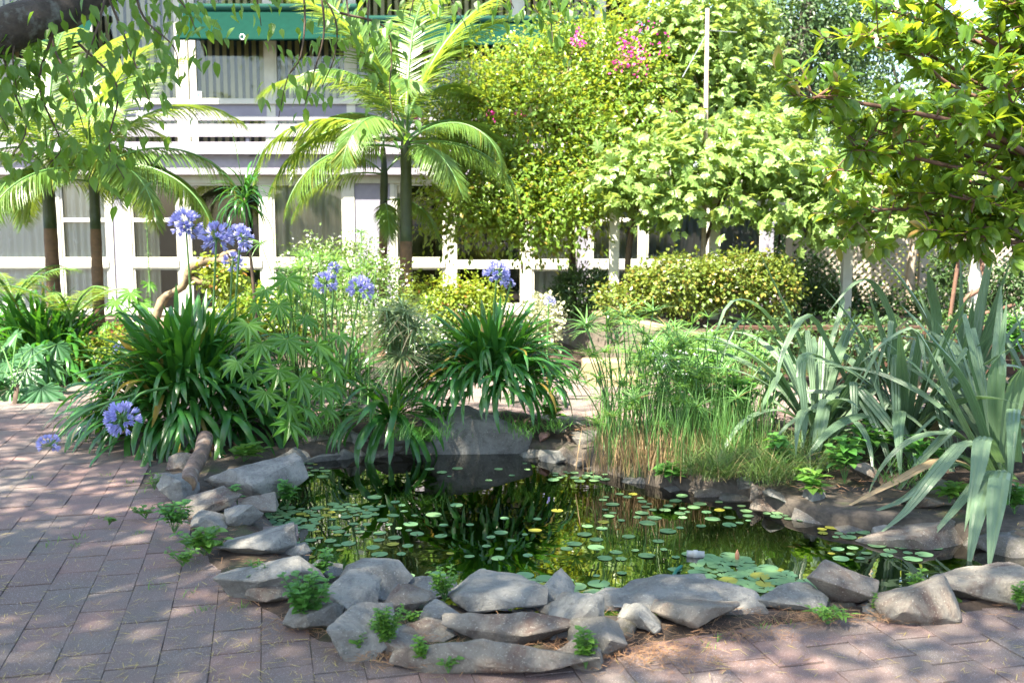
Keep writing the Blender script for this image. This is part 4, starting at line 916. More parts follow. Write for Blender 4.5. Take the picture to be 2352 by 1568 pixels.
def floret_head(name, n, r, fl, half=False, drop=0.0):
    """ball of six-petalled trumpets on thin pedicels"""
    PT = leaf_t(0.34, 3, 0.3, -0.25, lambda t: 0.35 + 0.65 * math.sin(math.pi * min(1, t * 0.85 + 0.1)))
    d = rsphere(n * 2); d[:, 2] = d[:, 2] * 0.85 + (0.15 if not half else 0.35); d = nrm(d)[:n]
    pos, D, N, S = [], [], [], []
    for k in range(n):
        a = Vector(d[k]); b = a * r * U(0.75, 1.05); ax = a.orthogonal().normalized(); ay = a.cross(ax)
        for j in range(6):
            q = j * math.pi / 3 + U(-0.15, 0.15); out = ax * math.cos(q) + ay * math.sin(q)
            pos.append(tuple(b)); D.append(tuple(a * 0.9 + out * 0.75)); N.append(tuple(a - out * 0.6)); S.append(fl)
    A_ = mk(name, *scatter(PT, np.array(pos), np.array(D), np.array(N), S), 'm_blue')
    ped = [tube([Vector((0, 0, 0)), Vector(d[k]) * r * 0.95], 0.0016, 3, False) for k in range(n)]
    B_ = mk('pedicels', *join(ped), 'm_stalk')
    return A_, B_
HEADS = [floret_head('flower_head', 46, 0.075, 0.042), floret_head('flower_head', 40, 0.07, 0.04), floret_head('flower_head', 26, 0.06, 0.034, True)]
def flower(root, u, v, d, size, kind=0, base=None, bend=0.0):
    """one agapanthus stalk with its head at a place; size is head diameter in picture units"""
    c = P(u, v, d); b = Vector(base) if base else Vector((lerp(wloc(root).x, c.x, 0.6), d + 0.05, 0.3))
    pts = curve([b, b.lerp(c, 0.55) + Vector((bend * 0.5, 0, 0.05 + abs(bend) * 0.3)), c], 8)
    st_ = ob('flower_stalk', mk('flower_stalk', *tube(pts, taper(0.010, 0.007, len(pts)), 6), 'm_stalk', True), root)
    sc = (size * d / F) / 0.225
    hd = ob('flower_head', HEADS[kind][0], st_, c, (U(-0.3, 0.3), U(-0.3, 0.3), U(0, 6)), sc, kind='stuff')
    hp_ = bpy.data.objects.new('pedicels', HEADS[kind][1]); COL.objects.link(hp_); hp_.parent = st_; hp_.location = hd.location; hp_.rotation_euler = hd.rotation_euler; hp_.scale = hd.scale; hp_['kind'] = 'stuff'
def aga(u, v, z, n, s, spread, label, dome=0.0, extra=0, az0=0, az1=360, kinds=None):
    """a clump: leaf fans spread over a mound, upright inside, arching over outside"""
    b = G(u, v, z); t = thing('agapanthus', label, 'agapanthus', b, 'clumps of agapanthus'); more = []
    for i in range(n + extra):
        az = math.radians(U(az0, az1)); q = math.sqrt(random.random()); r = spread * q
        if kinds: k = random.choice(kinds)
        elif q < 0.45: k = random.choice((0, 1, 7, 1, 2, 9))
        elif q < 0.75: k = random.choice((1, 2, 3, 9, 4, 0))
        else: k = random.choice((3, 4, 5, 6, 8, 9, 5, 4))
        loc = Vector((math.cos(az) * r, math.sin(az) * r * 0.85, dome * (1 - q * q) + U(-0.05, 0.05)))
        sc = Vector((s * U(0.65, 1.15), s * U(0.7, 1.15), s * U(0.7, 1.15))); rot = (U(-0.35, 0.35), U(-0.25, 0.25), az + U(-0.8, 0.8))
        if i < n: kid('leaf', AGA[k], t, loc, rot, sc)
        else:
            from mathutils import Euler
            M = np.array(Matrix.LocRotScale(b + loc, Euler(rot), sc)); me = AGA[k]
            V = np.empty(len(me.vertices) * 3, dtype=np.float32); me.vertices.foreach_get('co', V); V = V.reshape(-1, 3)
            Q = np.empty(len(me.loops), dtype=np.int32); me.loops.foreach_get('vertex_index', Q)
            more.append((V @ M[:3, :3].T + M[:3, 3], Q.reshape(-1, 4)))
    if more: ob('foliage', mk('agapanthus_inner', *join(more), 'm_aga_mass', True), t, kind='stuff')
    return t
agB = aga(440, 985, 0.05, 300, 0.96, 0.44, 'biggest agapanthus clump, dark drooping leaves beside the left paving', 0.46, 330)
agC = aga(1132, 888, 0.36, 260, 0.74, 0.30, 'bright green agapanthus clump on the upright dark slab', 0.22, 160)
agA = aga(105, 862, 0.0, 260, 0.98, 0.5, 'dark agapanthus clump under the pair of palms', 0.38, 200)
agA2 = aga(-40, 850, 0.0, 90, 0.95, 0.35, 'agapanthus clump at the end of the row under the palms', 0.3)
agD = aga(895, 960, 0.14, 44, 1.0, 0.06, 'small agapanthus with long leaves hanging down to the water', kinds=(2, 4, 5, 6, 9), az0=180, az1=400)
BL = wloc(agB)
for u, v, s, k, d in [(427, 518, 80, 0, 7.7), (497, 548, 82, 0, 7.5), (552, 546, 70, 1, 7.9), (534, 601, 52, 1, 8.0)]: flower(agB, u, v, d, s, k)
flower(agB, 281, 962, 6.35, 88, 0, base=P(385, 890, 6.9), bend=-0.05)
flower(agB, 113, 1024, 6.4, 74, 2, base=P(310, 905, 6.9), bend=-0.05)
flower(agB, 273, 803, 8.6, 36, 2, base=BL + Vector((-0.2, 0.3, 0.2)))
agE = aga(790, 905, 0.05, 90, 0.85, 0.25, 'agapanthus with blue heads behind the lobed-leaf shrub', 0.15)
for u, v, s, k in [(748, 650, 62, 1), (768, 618, 44, 2), (828, 664, 66, 0)]: flower(agE, u, v, 7.75, s, k)
for u, v, s, k in [(1141, 629, 66, 0), (1172, 654, 36, 2)]: flower(agC, u, v, 7.4, s, k, base=wloc(agC) + Vector((U(-0.02, 0.02), 0.05, 0.1)))
agF = aga(1255, 905, 0.05, 30, 0.7, 0.1, 'small agapanthus with one pale head by the white shrub')
flower(agF, 1261, 693, 9.6, 38, 2)

FLX = []
for L, lift, arch, kink, w in [(1.15, 1.42, 0.25, None, 0.085), (1.2, 1.3, 0.6, None, 0.085), (1.25, 1.15, 1.2, None, 0.08), (1.2, 1.2, 0.5, (0.55, 1.9), 0.085), (1.2, 1.0, 0.8, (0.45, 1.4), 0.085), (1.2, 0.9, 2.0, None, 0.08),
                          (1.0, 0.5, 1.2, None, 0.06), (1.15, 1.35, 0.4, (0.7, 2.2), 0.06), (0.9, 0.25, 0.9, None, 0.055)]:
    FLX.append(strap(arc(L, lift, arch, 14, 1.2, kink), w, 'm_flax', 'flax_leaf', 0.32, lambda t: min(1, 0.5 + 1.1 * t) * min(1, (1 - t) * 2.2 + 0.015) ** 0.85, twist=U(-0.5, 0.5), pleat=0.3))
def flax(u, v, z, n, s, label, kinds=range(9), az=(0, 360), d=None):
    b = G(u, v, z); t = thing('flax_plant', label, 'flax', b, 'silver-green flax clumps')
    for i in range(n):
        a = math.radians(U(*az)); k = random.choice(list(kinds))
        kid('leaf', FLX[k], t, (math.cos(a) * 0.05, math.sin(a) * 0.05, U(-0.03, 0.05)), (U(-0.18, 0.18), U(-0.12, 0.12), a), (s * U(0.78, 1.12), s * U(0.75, 1.1), s * U(0.78, 1.12)))
    return t
f1 = f2 = None
def blade(root, px, w):
    w *= 1.0 if root is not f1 and root is not f2 else 0.8
    """one flax leaf laid through picture points with their own distances"""
    pts = curve([P(*q) for q in px], 14)
    ob('leaf', strap(pts, w, 'm_flax', 'flax_leaf', 0.28, lambda t: min(1, 0.55 + 1.1 * t) * min(1, (1 - t) * 2.2 + 0.015) ** 0.85, pleat=0.3), root)
f1 = flax(1880, 1000, 0.12, 50, 1.0, 'flax clump whose tallest blade overtops the yellow hedge', (1, 2, 3, 4, 5, 6, 7, 2, 4, 5, 5, 3))
f2 = flax(2080, 1010, 0.12, 48, 1.0, 'flax clump with folded-over blades in front of the timber planter', (1, 2, 3, 4, 5, 6, 7, 2, 5, 4))
f3 = flax(2290, 1060, 0.12, 26, 1.0, 'flax clump dropping long blades into the pond', (1, 2, 4, 5, 7, 5, 4), (20, 200))
f4 = flax(2210, 930, 0.10, 32, 1.05, 'darker flax clump behind the clump that drops blades into the pond', (0, 1, 2, 3, 5))
f5 = flax(2420, 1000, 0.10, 26, 1.0, 'flax clump at the end of the bank below the glossy-leaved tree', (0, 1, 2, 3, 4, 5))
for px, w in [([(1890, 960, 7.5), (1840, 780, 7.4), (1735, 560, 7.35)], 0.09), ([(1890, 980, 7.5), (1780, 740, 7.3), (1680, 690, 7.1), (1625, 830, 7.0)], 0.07), ([(1890, 980, 7.5), (1790, 790, 7.4), (1700, 735, 7.2), (1640, 880, 7.0)], 0.06),
              ([(1900, 960, 7.5), (1900, 820, 7.5), (1935, 690, 7.6), (1920, 620, 7.6)], 0.06), ([(2000, 980, 7.1), (1930, 840, 6.9), (1860, 720, 6.8), (1800, 800, 6.6), (1780, 900, 6.5)], 0.085),
              ([(2000, 900, 7.1), (1880, 815, 6.8), (1840, 830, 6.6), (1850, 960, 6.5), (1830, 1090, 6.4)], 0.085), ([(2050, 900, 7.0), (1940, 880, 6.8), (1880, 960, 6.6), (1858, 1050, 6.5), (1848, 1100, 6.45)], 0.08)]: blade(f1, px, w)
for px, w in [([(2090, 950, 7.2), (2060, 760, 7.1), (2010, 650, 7.0), (1960, 650, 6.9), (1900, 720, 6.8)], 0.09), ([(2090, 960, 7.2), (2040, 800, 7.0), (1990, 660, 6.9)], 0.08), ([(2100, 960, 7.2), (2150, 760, 7.2), (2140, 660, 7.0), (2130, 620, 6.9)], 0.09),
              ([(2060, 930, 7.0), (2060, 850, 6.8), (2058, 820, 6.6), (2062, 1000, 6.5), (2065, 1080, 6.5)], 0.09), ([(2110, 940, 7.1), (2180, 820, 7.0), (2070, 770, 6.7), (1980, 830, 6.5)], 0.07)]: blade(f2, px, w)
for px, w in [([(2290, 1120, 6.2), (2180, 1050, 5.9), (2040, 1110, 5.7), (1905, 1185, 5.65)], 0.085), ([(2290, 1120, 6.2), (2190, 1060, 5.8), (2080, 1140, 5.6), (1960, 1190, 5.55)], 0.08),
              ([(2300, 1120, 6.1), (2230, 1010, 5.7), (2150, 1080, 5.5), (2080, 1170, 5.4), (2010, 1232, 5.35)], 0.095), ([(2300, 1120, 6.1), (2200, 1040, 5.7), (2120, 1110, 5.5), (2060, 1160, 5.45)], 0.085),
              ([(2330, 1110, 6.0), (2270, 1080, 5.6), (2190, 1170, 5.3), (2110, 1265, 5.2)], 0.06), ([(2300, 1060, 5.9), (2262, 1000, 5.4), (2245, 1080, 5.2), (2215, 1220, 5.1)], 0.09),
              ([(2310, 1100, 5.9), (2275, 1090, 5.3), (2245, 1180, 5.05), (2220, 1325, 4.95)], 0.095), ([(2330, 1100, 5.9), (2300, 1080, 5.2), (2285, 1180, 5.0), (2270, 1318, 4.9)], 0.1),
              ([(2340, 1060, 5.9), (2330, 940, 5.6), (2325, 990, 5.3), (2318, 1160, 5.2)], 0.07), ([(2290, 1080, 6.2), (2290, 860, 6.1), (2312, 690, 6.1)], 0.10), ([(2290, 1080, 6.2), (2220, 880, 6.0), (2130, 760, 6.0), (2070, 700, 6.1)], 0.09),
              ([(2300, 1090, 6.2), (2330, 900, 6.0), (2350, 840, 5.9)], 0.11), ([(2280, 1100, 6.2), (2180, 900, 5.9), (2110, 760, 5.9), (2050, 770, 5.9), (1975, 835, 5.9)], 0.07)]: blade(f3, px, w)

# ---------------------------------------------------------------- lobed-leaf shrubs
FAT = mk('lobed_leaf', *palmate(9, 2.2, 0.46, 0.13, 0.62, 0.22), 'm_fatsia'); ACA = mk('lobed_leaf', *palmate(9, 1.9, 0.66, 0.15, 0.42, 0.3), 'm_acanthus')
def lobed(name, label, cat, base, spots, me, sz, d0, mat_s='m_stalk'):
    t = thing(name, label, cat, base)
    for u, v, w_, dd in spots:
        c = P(u, v, d0 + dd); s = w_ * (d0 + dd) / F / 1.5; az = -math.pi / 2 + 1.1 * max(-1, min(1, (c.x - base[0]) / 0.3)) + U(-0.4, 0.4)
        # facing outward and toward the light, blade tip hanging
        ln = U(0.55, 1.1); e = Matrix.Rotation(az - math.pi / 2, 4, 'Z') @ Matrix.Rotation(-ln, 4, 'X')
        o = ob('leaf', me, t, c, e.to_euler(), s)
        ob('petiole', mk('petiole', *tube(curve([Vector(base) + Vector((U(-.03, .03), 0, U(0.05, 0.25))), Vector(base).lerp(c, 0.5) + Vector((0, 0, 0.14)), c - Vector((0, 0, 0.002))], 6), 0.005, 5), mat_s, True), t)
    ob('stem', mk('shrub_stem', *tube([Vector(base) - Vector((0, 0, 0.1)), Vector(base) + Vector((0.02, 0.05, 0.12))], 0.02, 8), 'm_twig', True), t)
    return t
fb = G(690, 935, 0.1)
lobed('fatsia_shrub', 'bright green shrub with big hand-shaped leaves over the pond edge', 'shrub', fb, [(660, 640, 90, -0.1), (610, 665, 70, 0), (570, 745, 95, -0.3), (640, 700, 80, -0.2), (600, 790, 110, -0.35), (545, 830, 85, -0.4), (660, 780, 110, -0.3), (730, 790, 105, -0.2), (700, 730, 80, 0),
      (760, 830, 95, -0.2), (640, 850, 100, -0.45), (690, 870, 110, -0.5), (740, 890, 95, -0.4), (660, 925, 105, -0.6), (610, 900, 80, -0.5), (700, 940, 90, -0.6), (665, 970, 100, -0.65), (750, 940, 70, -0.4), (780, 770, 70, -0.1), (590, 700, 60, 0), (720, 670, 60, 0.1), (770, 880, 80, -0.1), (580, 860, 70, -0.4)], FAT, 1, 7.05)
lb = G(30, 915, 0.05)
lobed('acanthus_plant', 'blue-green acanthus with broad jagged leaves resting on the paving', 'acanthus', lb, [(40, 765, 120, 0.2), (75, 800, 130, 0), (20, 830, 120, -0.1), (110, 830, 100, 0), (25, 890, 130, -0.25), (95, 890, 140, -0.3), (-10, 860, 120, -0.2), (130, 790, 90, 0.1), (60, 850, 120, -0.2), (0, 790, 100, 0)], ACA, 1, 9.3)
la = G(330, 850, 0.05)
lobed('fig_leaf_shrub', 'small shrub with yellow-green lobed leaves in front of the white pillar', 'shrub', la, [(300, 672, 60, 0.2), (265, 690, 55, 0.3), (325, 695, 60, 0.2), (280, 715, 50, 0.2), (310, 740, 60, 0), (250, 745, 55, 0.2), (340, 650, 45, 0.3)], FAT, 1, 9.9)

# ---------------------------------------------------------------- papyrus and reeds
def umbel(name, n, r, w, mat, droop=0.9):
    pos, D, N, S = [], [], [], []
    V_, F_ = [], []
    T = leaf_t(w / r, 5, 0.3, droop * 0.5, lambda t: min(1, 0.5 + 2 * t) * (1 - t) ** 0.6)
    a = np.arange(n) * 2 * math.pi / n + RNG.uniform(-0.15, 0.15, n)
    D = np.stack([np.cos(a), np.sin(a), RNG.uniform(0.0, 1.1, n)], 1); N = np.tile((0, 0, 1.0), (n, 1)) - D * 0.2
    return mk(name, *scatter(T, np.zeros((n, 3)), D, N, RNG.uniform(0.75, 1.1, n) * r), mat)
UMB = [umbel('umbel', 21, 0.17, 0.015, 'm_papyrus'), umbel('umbel', 18, 0.16, 0.016, 'm_papyrus', 1.2), umbel('umbel', 24, 0.16, 0.0135, 'm_papyrus', 0.4)]
UMBD = [umbel('umbel', 46, 0.28, 0.016, 'm_sedge', 1.7), umbel('umbel', 40, 0.24, 0.015, 'm_sedge', 1.2)]
def papyrus(label, stems, umb, group='papyrus clumps', grp2=None):
    b = Vector(stems[0][0]); t = thing('papyrus', label, 'papyrus', (b.x, b.y, 0), group)
    for base, top, s in stems:
        mid = base.lerp(top, 0.55) + Vector((U(-0.03, 0.03), U(-0.03, 0.03), 0)) - Vector(((top.x - base.x) * 0.2, (top.y - base.y) * 0.2, 0))
        pts = curve([base, mid, top], 6)
        st_ = ob('stem', mk('papyrus_stem', *tube(pts, taper(0.0055, 0.0035, len(pts)), 5), 'm_stalk', True), t)
        ob('umbel', random.choice(umb), st_, top, (U(-0.35, 0.35), U(-0.35, 0.35), U(0, 6)), s)
    return t
st = []
for i in range(105):
    u = U(1385, 1700); d = U(6.7, 7.5); b = Vector((P(u, 1060, d).x, d, 0.02)); vt = random.choice((U(725, 830), U(800, 930), U(880, 990)))
    ut = u + U(-75, 60) * (1 if vt < 850 else 0.5); st.append((b, P(ut, vt, d + U(-0.25, 0.2)), U(0.65, 1.1)))
for u, v in ((1345, 745), (1360, 820), (1325, 870), (1395, 750), (1370, 870), (1420, 790), (1480, 870), (1445, 940), (1510, 800), (1545, 815), (1560, 845), (1520, 860), (1495, 830), (1575, 790), (1535, 770), (1590, 745), (1640, 770), (1680, 860), (1560, 800), (1500, 715), (1430, 725)):
    st.append((Vector((P(1440 + (u - 1440) * 0.4, 1060, 7.0).x, 7.0, 0.0)), P(u, v, 6.9), U(0.95, 1.2)))
papyrus('dense bright papyrus clump standing at the waterline in front of the white chair', st, UMB)
st = []
for i in range(46):
    u = U(640, 860); d = U(8.0, 8.8); b = Vector((P(u, 900, d).x, d, 0.05)); st.append((b, P(u + U(-40, 40), U(585, 760), d), U(0.7, 1.15)))
for u, v in ((830, 535), (1000, 735), (985, 690), (600, 560)): st.append((Vector((P(u * 0.6 + 330, 900, 8.4).x, 8.4, 0.05)), P(u, v, 8.3), 0.9))
papyrus('tall loose papyrus behind the lobed-leaf shrub among white flowers', st, UMB)
st = []
for i in range(16):
    u = U(880, 960); d = U(7.3, 7.7); b = Vector((P(905, 930, d).x + U(-.05, .05), d, 0.12)); st.append((b, P(u, U(690, 830), d), U(0.8, 1.15)))
papyrus('faded grey-green sedge clump with drooping mop heads at the back of the pond', st, UMBD)
st = []
for i in range(58):
    u = U(1470, 1790); d = U(7.6, 8.4); b = Vector((P(u, 960, d).x, d, 0.03)); st.append((b, P(u + U(-60, 60), U(775, 940), d + U(-0.2, 0.2)), U(1.0, 1.45)))
papyrus('leafier papyrus clump between the waterline reeds and the first flax clump', st, UMB)
# the palm-like tuft and thin stems above the big agapanthus
t = thing('dracaena', 'slender dracaena tuft with thin drooping leaves above the blue flower heads', 'dracaena', (P(562, 900, 8.6).x, 8.6, 0))
c = P(562, 455, 8.6)
ob('stem', mk('dracaena_stem', *tube(curve([(c.x + 0.1, 8.6, 0), (c.x + 0.06, 8.6, 0.9), c], 10), taper(0.018, 0.012, 11), 7), 'm_twig', True), t)
DRA = [strap(arc(0.34, lift, arch, 8), 0.017, 'm_aga', 'dracaena_leaf') for lift, arch in ((1.2, 1.8), (0.8, 2.2), (0.4, 1.9), (1.4, 1.2), (0.1, 1.5))]
for i in range(70): ob('leaf', random.choice(DRA), t, c + Vector((0, 0, U(-0.08, 0.06))), (U(-.2, .2), U(-.2, .2), U(0, 6.28)), U(0.75, 1.2))
for du, dv in ((-28, -150), (35, -110), (60, -140), (-60, -60)):
    ob('flower_stem', mk('thin_stem', *tube(curve([c, c.lerp(P(562 + du, 455 + dv, 8.5), 0.6) + Vector((0, 0, 0.04)), P(562 + du, 455 + dv, 8.5)], 6), 0.0035, 4), 'm_stalk'), t)
# flower spike plant
t = thing('flower_spike', 'tall bristly green flower spike in front of the beige curtain', 'flower spike', (P(345, 800, 9.4).x, 9.4, 0))
c0, c1 = Vector((P(352, 800, 9.4).x, 9.4, 0)), P(336, 495, 9.4)
ob('stem', mk('spike_stem', *tube([c0, c0.lerp(c1, 0.5), c1], [0.008, 0.006, 0.004], 6), 'm_stalk'), t)
k = 90; tt = RNG.uniform(0.55, 1, k); a = RNG.uniform(0, 6.28, k); pos = np.array([tuple(c0.lerp(c1, x)) for x in tt]); D = np.stack([np.cos(a), np.sin(a), np.full(k, 0.5)], 1)
ob('bracts', mk('bracts', *scatter(leaf_t(0.35, 3), pos, D, np.tile((0, 0, 1.0), (k, 1)), RNG.uniform(0.03, 0.05, k)), 'm_sedge'), t, kind='stuff')
# dry reed stubble and grass tufts (nobody could count these)
def tufts(name, label, cat, spots, mat, L, w, per, spread, lean=0.5, arch=0.8):
    pos, D, N, S = [], [], [], []
    T = leaf_t(w / L, 5, 0.2, arch * 0.5, lambda t: min(1, 0.6 + t) * (1 - t) ** 0.5)
    for b in spots:
        for _ in range(per):
            a = U(0, 6.28); l = U(0.1, 1) * lean; pos.append((b.x + random.gauss(0, spread), b.y + random.gauss(0, spread), b.z)); D.append((math.cos(a) * l, math.sin(a) * l, 1)); N.append((-math.cos(a) * 1.0, -math.sin(a) * 1.0, l)); S.append(L * U(0.5, 1.15))
    N = np.array(N)
    o = ob(name, mk(name, *scatter(T, np.array(pos), np.array(D), N, S), mat, False)); return tag(o, label, cat, kind='stuff')
tufts('dry_reeds', 'dead brown reed stubble at the foot of the papyrus', 'reeds', [G(U(1375, 1600), U(1055, 1100), -0.02) for _ in range(34)], 'm_dry', 0.28, 0.008, 16, 0.06, 0.3, 0.2)
tufts('green_reeds', 'thin green sedge blades standing among the papyrus stems', 'reeds', [G(U(1385, 1740), U(1010, 1085), 0.02) for _ in range(40)], 'm_papyrus', 0.5, 0.009, 16, 0.08, 0.3, 0.25)
tufts('bank_grass', 'fine olive grass tufts drooping over the bank below the flax', 'grass', [G(U(1580, 1900), U(1030, 1110), 0.06) for _ in range(44)], 'm_grass', 0.24, 0.006, 60, 0.04, 0.9, 1.4)
tufts('bank_grass', 'short grass between the stones on the back bank', 'grass', [G(U(640, 1320), U(965, 1010), 0.1) for _ in range(30)] + [G(U(1900, 2340), U(1000, 1120), 0.08) for _ in range(20)], 'm_weed2', 0.14, 0.006, 24, 0.05, 1.0, 0.9)
tufts('joint_grass', 'tiny grass sprigs growing in the paving joints', 'grass', [G(u, v) for u, v in ((180, 1235), (170, 1255), (320, 1225), (240, 1190), (330, 1130), (440, 1365), (440, 1290), (465, 1400), (545, 1395), (1660, 1465), (1750, 1445), (1800, 1430), (1620, 1490), (300, 1110), (110, 1250), (60, 1100), (250, 1090), (360, 1350))], 'm_weed', 0.035, 0.005, 10, 0.02, 1.4, 0.6)

# ---------------------------------------------------------------- weeds and bank creepers
RL = leaf_t(0.75, 4, 0.2, 0.2, lambda t: math.sin(math.pi * t ** 0.75) ** 0.8)
HL = leaf_t(0.85, 5, 0.25, 0.25, lambda t: (math.sin(math.pi * min(1, t * 0.9 + 0.1)) ** 0.7) * (1.05 - 0.6 * t))
def weed(u, v, hpx, wpx, n, leaf, T, label, mat='m_weed', z=0.01, d=None, name='weed', cat='weed', group='weeds among the edging stones'):
    """a leafy weed: base point, height and width in picture units, number of stems, leaf length in metres"""
    b = G(u, v, z) if d is None else P(u, v, d); s = b.y / F; leaf *= 1.25; n = int(n * 1.4)
    t = thing(name, label, cat, b, group); tubes, pos, D, N, S = [], [], [], [], []
    for i in range(n):
        a = U(0, 6.28); e = U(0.15, 1) * wpx * s * 0.62; hh = hpx * s * U(0.6, 1.2)
        top = b + Vector((math.cos(a) * e, math.sin(a) * e * 0.7, hh)); pts = curve([b, b.lerp(top, 0.5) + Vector((0, 0, hh * 0.12)), top], 5)
        tubes.append(tube(pts, 0.0018, 4, False)); m_ = max(3, int(hh / (leaf * 0.55)))
        for k in range(m_ * 2):
            q = 0.25 + 0.75 * (k // 2 + 1) / m_; f = q * (len(pts) - 1); j = min(int(f), len(pts) - 2); p_ = pts[j].lerp(pts[j + 1], min(1, f - j))
            a2 = (k % 2) * math.pi + (k // 2) * 1.57 + a; pos.append(tuple(p_)); D.append((math.cos(a2), math.sin(a2), U(0.0, 0.5))); N.append((U(-.3, .3), U(-.3, .3), 1)); S.append(leaf * U(0.6, 1.15) * (0.6 if q > 0.95 else 1))
    ob('stems', mk('weed_stems', *join(tubes), 'm_stalk'), t)
    ob('foliage', mk('weed_leaves', *scatter(T, np.array(pos), np.array(D), np.array(N), S), mat), t, kind='stuff')
for a in [(470, 1275, 62, 120, 9, 0.055, HL, 'lime-green broad-leaved weed beside the lichen-spotted boulder'), (400, 1225, 75, 80, 8, 0.045, HL, 'darker green weed below the flat blue grey stone', 'm_weed2'), (420, 1300, 40, 90, 8, 0.025, RL, 'low creeping weed on the paving below the lichen-spotted boulder'),
          (600, 1365, 65, 90, 11, 0.026, RL, 'small-leaved bushy weed in front of the long pale slab'), (700, 1440, 130, 120, 14, 0.036, RL, 'tallest weed, a bushy clump at the foot of the long pale slab', 'm_weed2'), (740, 1330, 60, 60, 6, 0.035, RL, 'spreading weed on the water side of the long pale slab', 'm_weed2'),
          (1022, 1380, 70, 70, 10, 0.02, RL, 'lacy weed sprouting behind the little rounded stone'), (890, 1500, 105, 75, 14, 0.02, RL, 'bright yellow-green bushy weed in front of the tall pale boulder'), (945, 1440, 35, 40, 5, 0.018, RL, 'tiny sprig on the wedge stone'),
          (815, 1505, 50, 60, 6, 0.024, RL, 'small weed leaning on the tall pale boulder'), (968, 1535, 70, 40, 5, 0.022, RL, 'upright weed before the end of the long speckled slab'), (1030, 1545, 35, 40, 4, 0.022, RL, 'little two-stemmed weed against the long speckled slab'),
          (1345, 1535, 90, 65, 8, 0.024, RL, 'upright leafy weed in front of the dark wedge rock'), (2105, 1385, 70, 45, 8, 0.022, RL, 'small weed between the cube-like rock and the sunlit slab'), (2015, 1402, 35, 40, 6, 0.02, RL, 'low weed at the foot of the cube-like rock'),
          (2340, 1400, 60, 45, 8, 0.02, RL, 'weed growing against the sunlit slab'), (1900, 1432, 40, 100, 7, 0.05, leaf_t(0.3, 4), 'flat dandelion-like weed with a dry twig under the cube-like rock'), (545, 1160, 45, 30, 3, 0.035, HL, 'single heart-leaved sprout behind the white-spotted rock', 'm_weed2'),
          (250, 1205, 18, 55, 6, 0.02, RL, 'flat weed growing in a paving joint'), (335, 1190, 26, 60, 6, 0.025, RL, 'weed on the paving near the flat blue grey stone'), (355, 1125, 40, 30, 4, 0.04, leaf_t(0.35, 4), 'narrow-leaved sprout beside the low dark stone'),
          (660, 1170, 60, 60, 6, 0.045, HL, 'water-edge weed where the lily pads meet the triangular slab', 'm_weed2', -0.08)]: weed(*a)
CRP = 'heart-leaved creepers on the bank'
for u, v, h, w_, n, z, lab in [(1005, 985, 60, 70, 5, 0.1, 'heart-leaved creeper on the edge of the upright slab'), (975, 1032, 55, 60, 5, -0.06, 'heart-leaved creeper dipping to the waterline'), (790, 985, 60, 80, 6, 0.05, 'creeper under the lobed-leaf shrub'), (1270, 985, 60, 60, 6, 0.05, 'creeper at the corner of the back path'),
                               (1540, 1108, 45, 60, 5, -0.04, 'creeper at the foot of the dry reeds'), (1790, 1085, 75, 80, 7, 0.05, 'creeper with big leaves among the grass tufts'), (1870, 1150, 60, 80, 6, -0.02, 'creeper over the lilac grey slab'), (1940, 1110, 100, 70, 7, 0.05, 'upright creeper behind the bent flax blades'),
                               (2000, 1050, 70, 120, 9, 0.1, 'leafy creeper between the first two flax clumps'), (2110, 1070, 60, 110, 8, 0.1, 'leafy creeper below the second flax clump'), (2180, 1160, 45, 60, 5, 0.02, 'creeper over the flat tan slab'), (1690, 1000, 120, 120, 10, 0.1, 'tall leafy creeper between papyrus and flax'),
                               (560, 1060, 40, 90, 6, 0.0, 'creeper beneath the big agapanthus near the log'), (1590, 960, 140, 120, 10, 0.05, 'rounded-leaf plant behind the papyrus'), (2330, 1180, 60, 60, 6, 0.0, 'creeper below the long hanging blades'), (2330, 850, 120, 110, 10, 0.1, 'bright leafy plant behind the last flax clump')]:
    weed(u, v, h, w_, n, 0.075, HL, lab, random.choice(('m_weed2', 'm_weed2', 'm_weed')), z, None, 'creeper', 'creeper', CRP)

# ---------------------------------------------------------------- water lilies
def pad_mesh(seed):
    rs = random.Random(seed); n = 18; V = [(0, 0, 0)]; 
    for i in range(n + 1):
        a = lerp(0.13, 2 * math.pi - 0.13, i / n); r = 0.5 * rs.uniform(0.97, 1.03); V.append((r * math.cos(a), r * math.sin(a) * 0.96, 0.012 * rs.random()))
    return mk('lily_pad', V, [(0, i, i + 1) for i in range(1, n + 1)], 'm_pad', True)
PADS = [pad_mesh(i) for i in range(5)]
taken = []
def lilies(label, regions):
    b = G(regions[0][0], regions[0][1], WZ); t = thing('water_lily', label, 'water lily', (b.x, b.y, WZ), 'patches of water lily')
    for u, v, su, sv, n, s0, s1, ov in regions:
        k = tries = 0
        while k < n and tries < n * 12:
            tries += 1; r = math.sqrt(random.random()); a = U(0, 6.28); q = G(u + su * r * math.cos(a), v + sv * r * math.sin(a), WZ); sz = U(s0 * 0.6, s1 * 1.15)
            if not in_poly(q.x, q.y, hole): continue
            if any((q.x - x) ** 2 + (q.y - y) ** 2 < (ov * (sz + s) * 0.5) ** 2 for x, y, s in taken): continue
            taken.append((q.x, q.y, sz)); k += 1
            ob('lily_pad', random.choice(PADS), t, (q.x, q.y, WZ + 0.0012 + 0.0008 * (k % 4)), (U(-0.03, 0.03), U(-0.03, 0.03), U(0, 6.28)), (sz, sz * U(0.86, 1.05), sz))
    return t
lilies('dense yellow-green lily pads along the bank by the stacked grey stones', [(670, 1190, 70, 25, 34, 0.06, 0.085, 0.8), (720, 1240, 90, 40, 26, 0.06, 0.085, 0.9), (780, 1175, 90, 18, 26, 0.06, 0.08, 0.85), (690, 1085, 70, 22, 20, 0.05, 0.07, 0.9)])
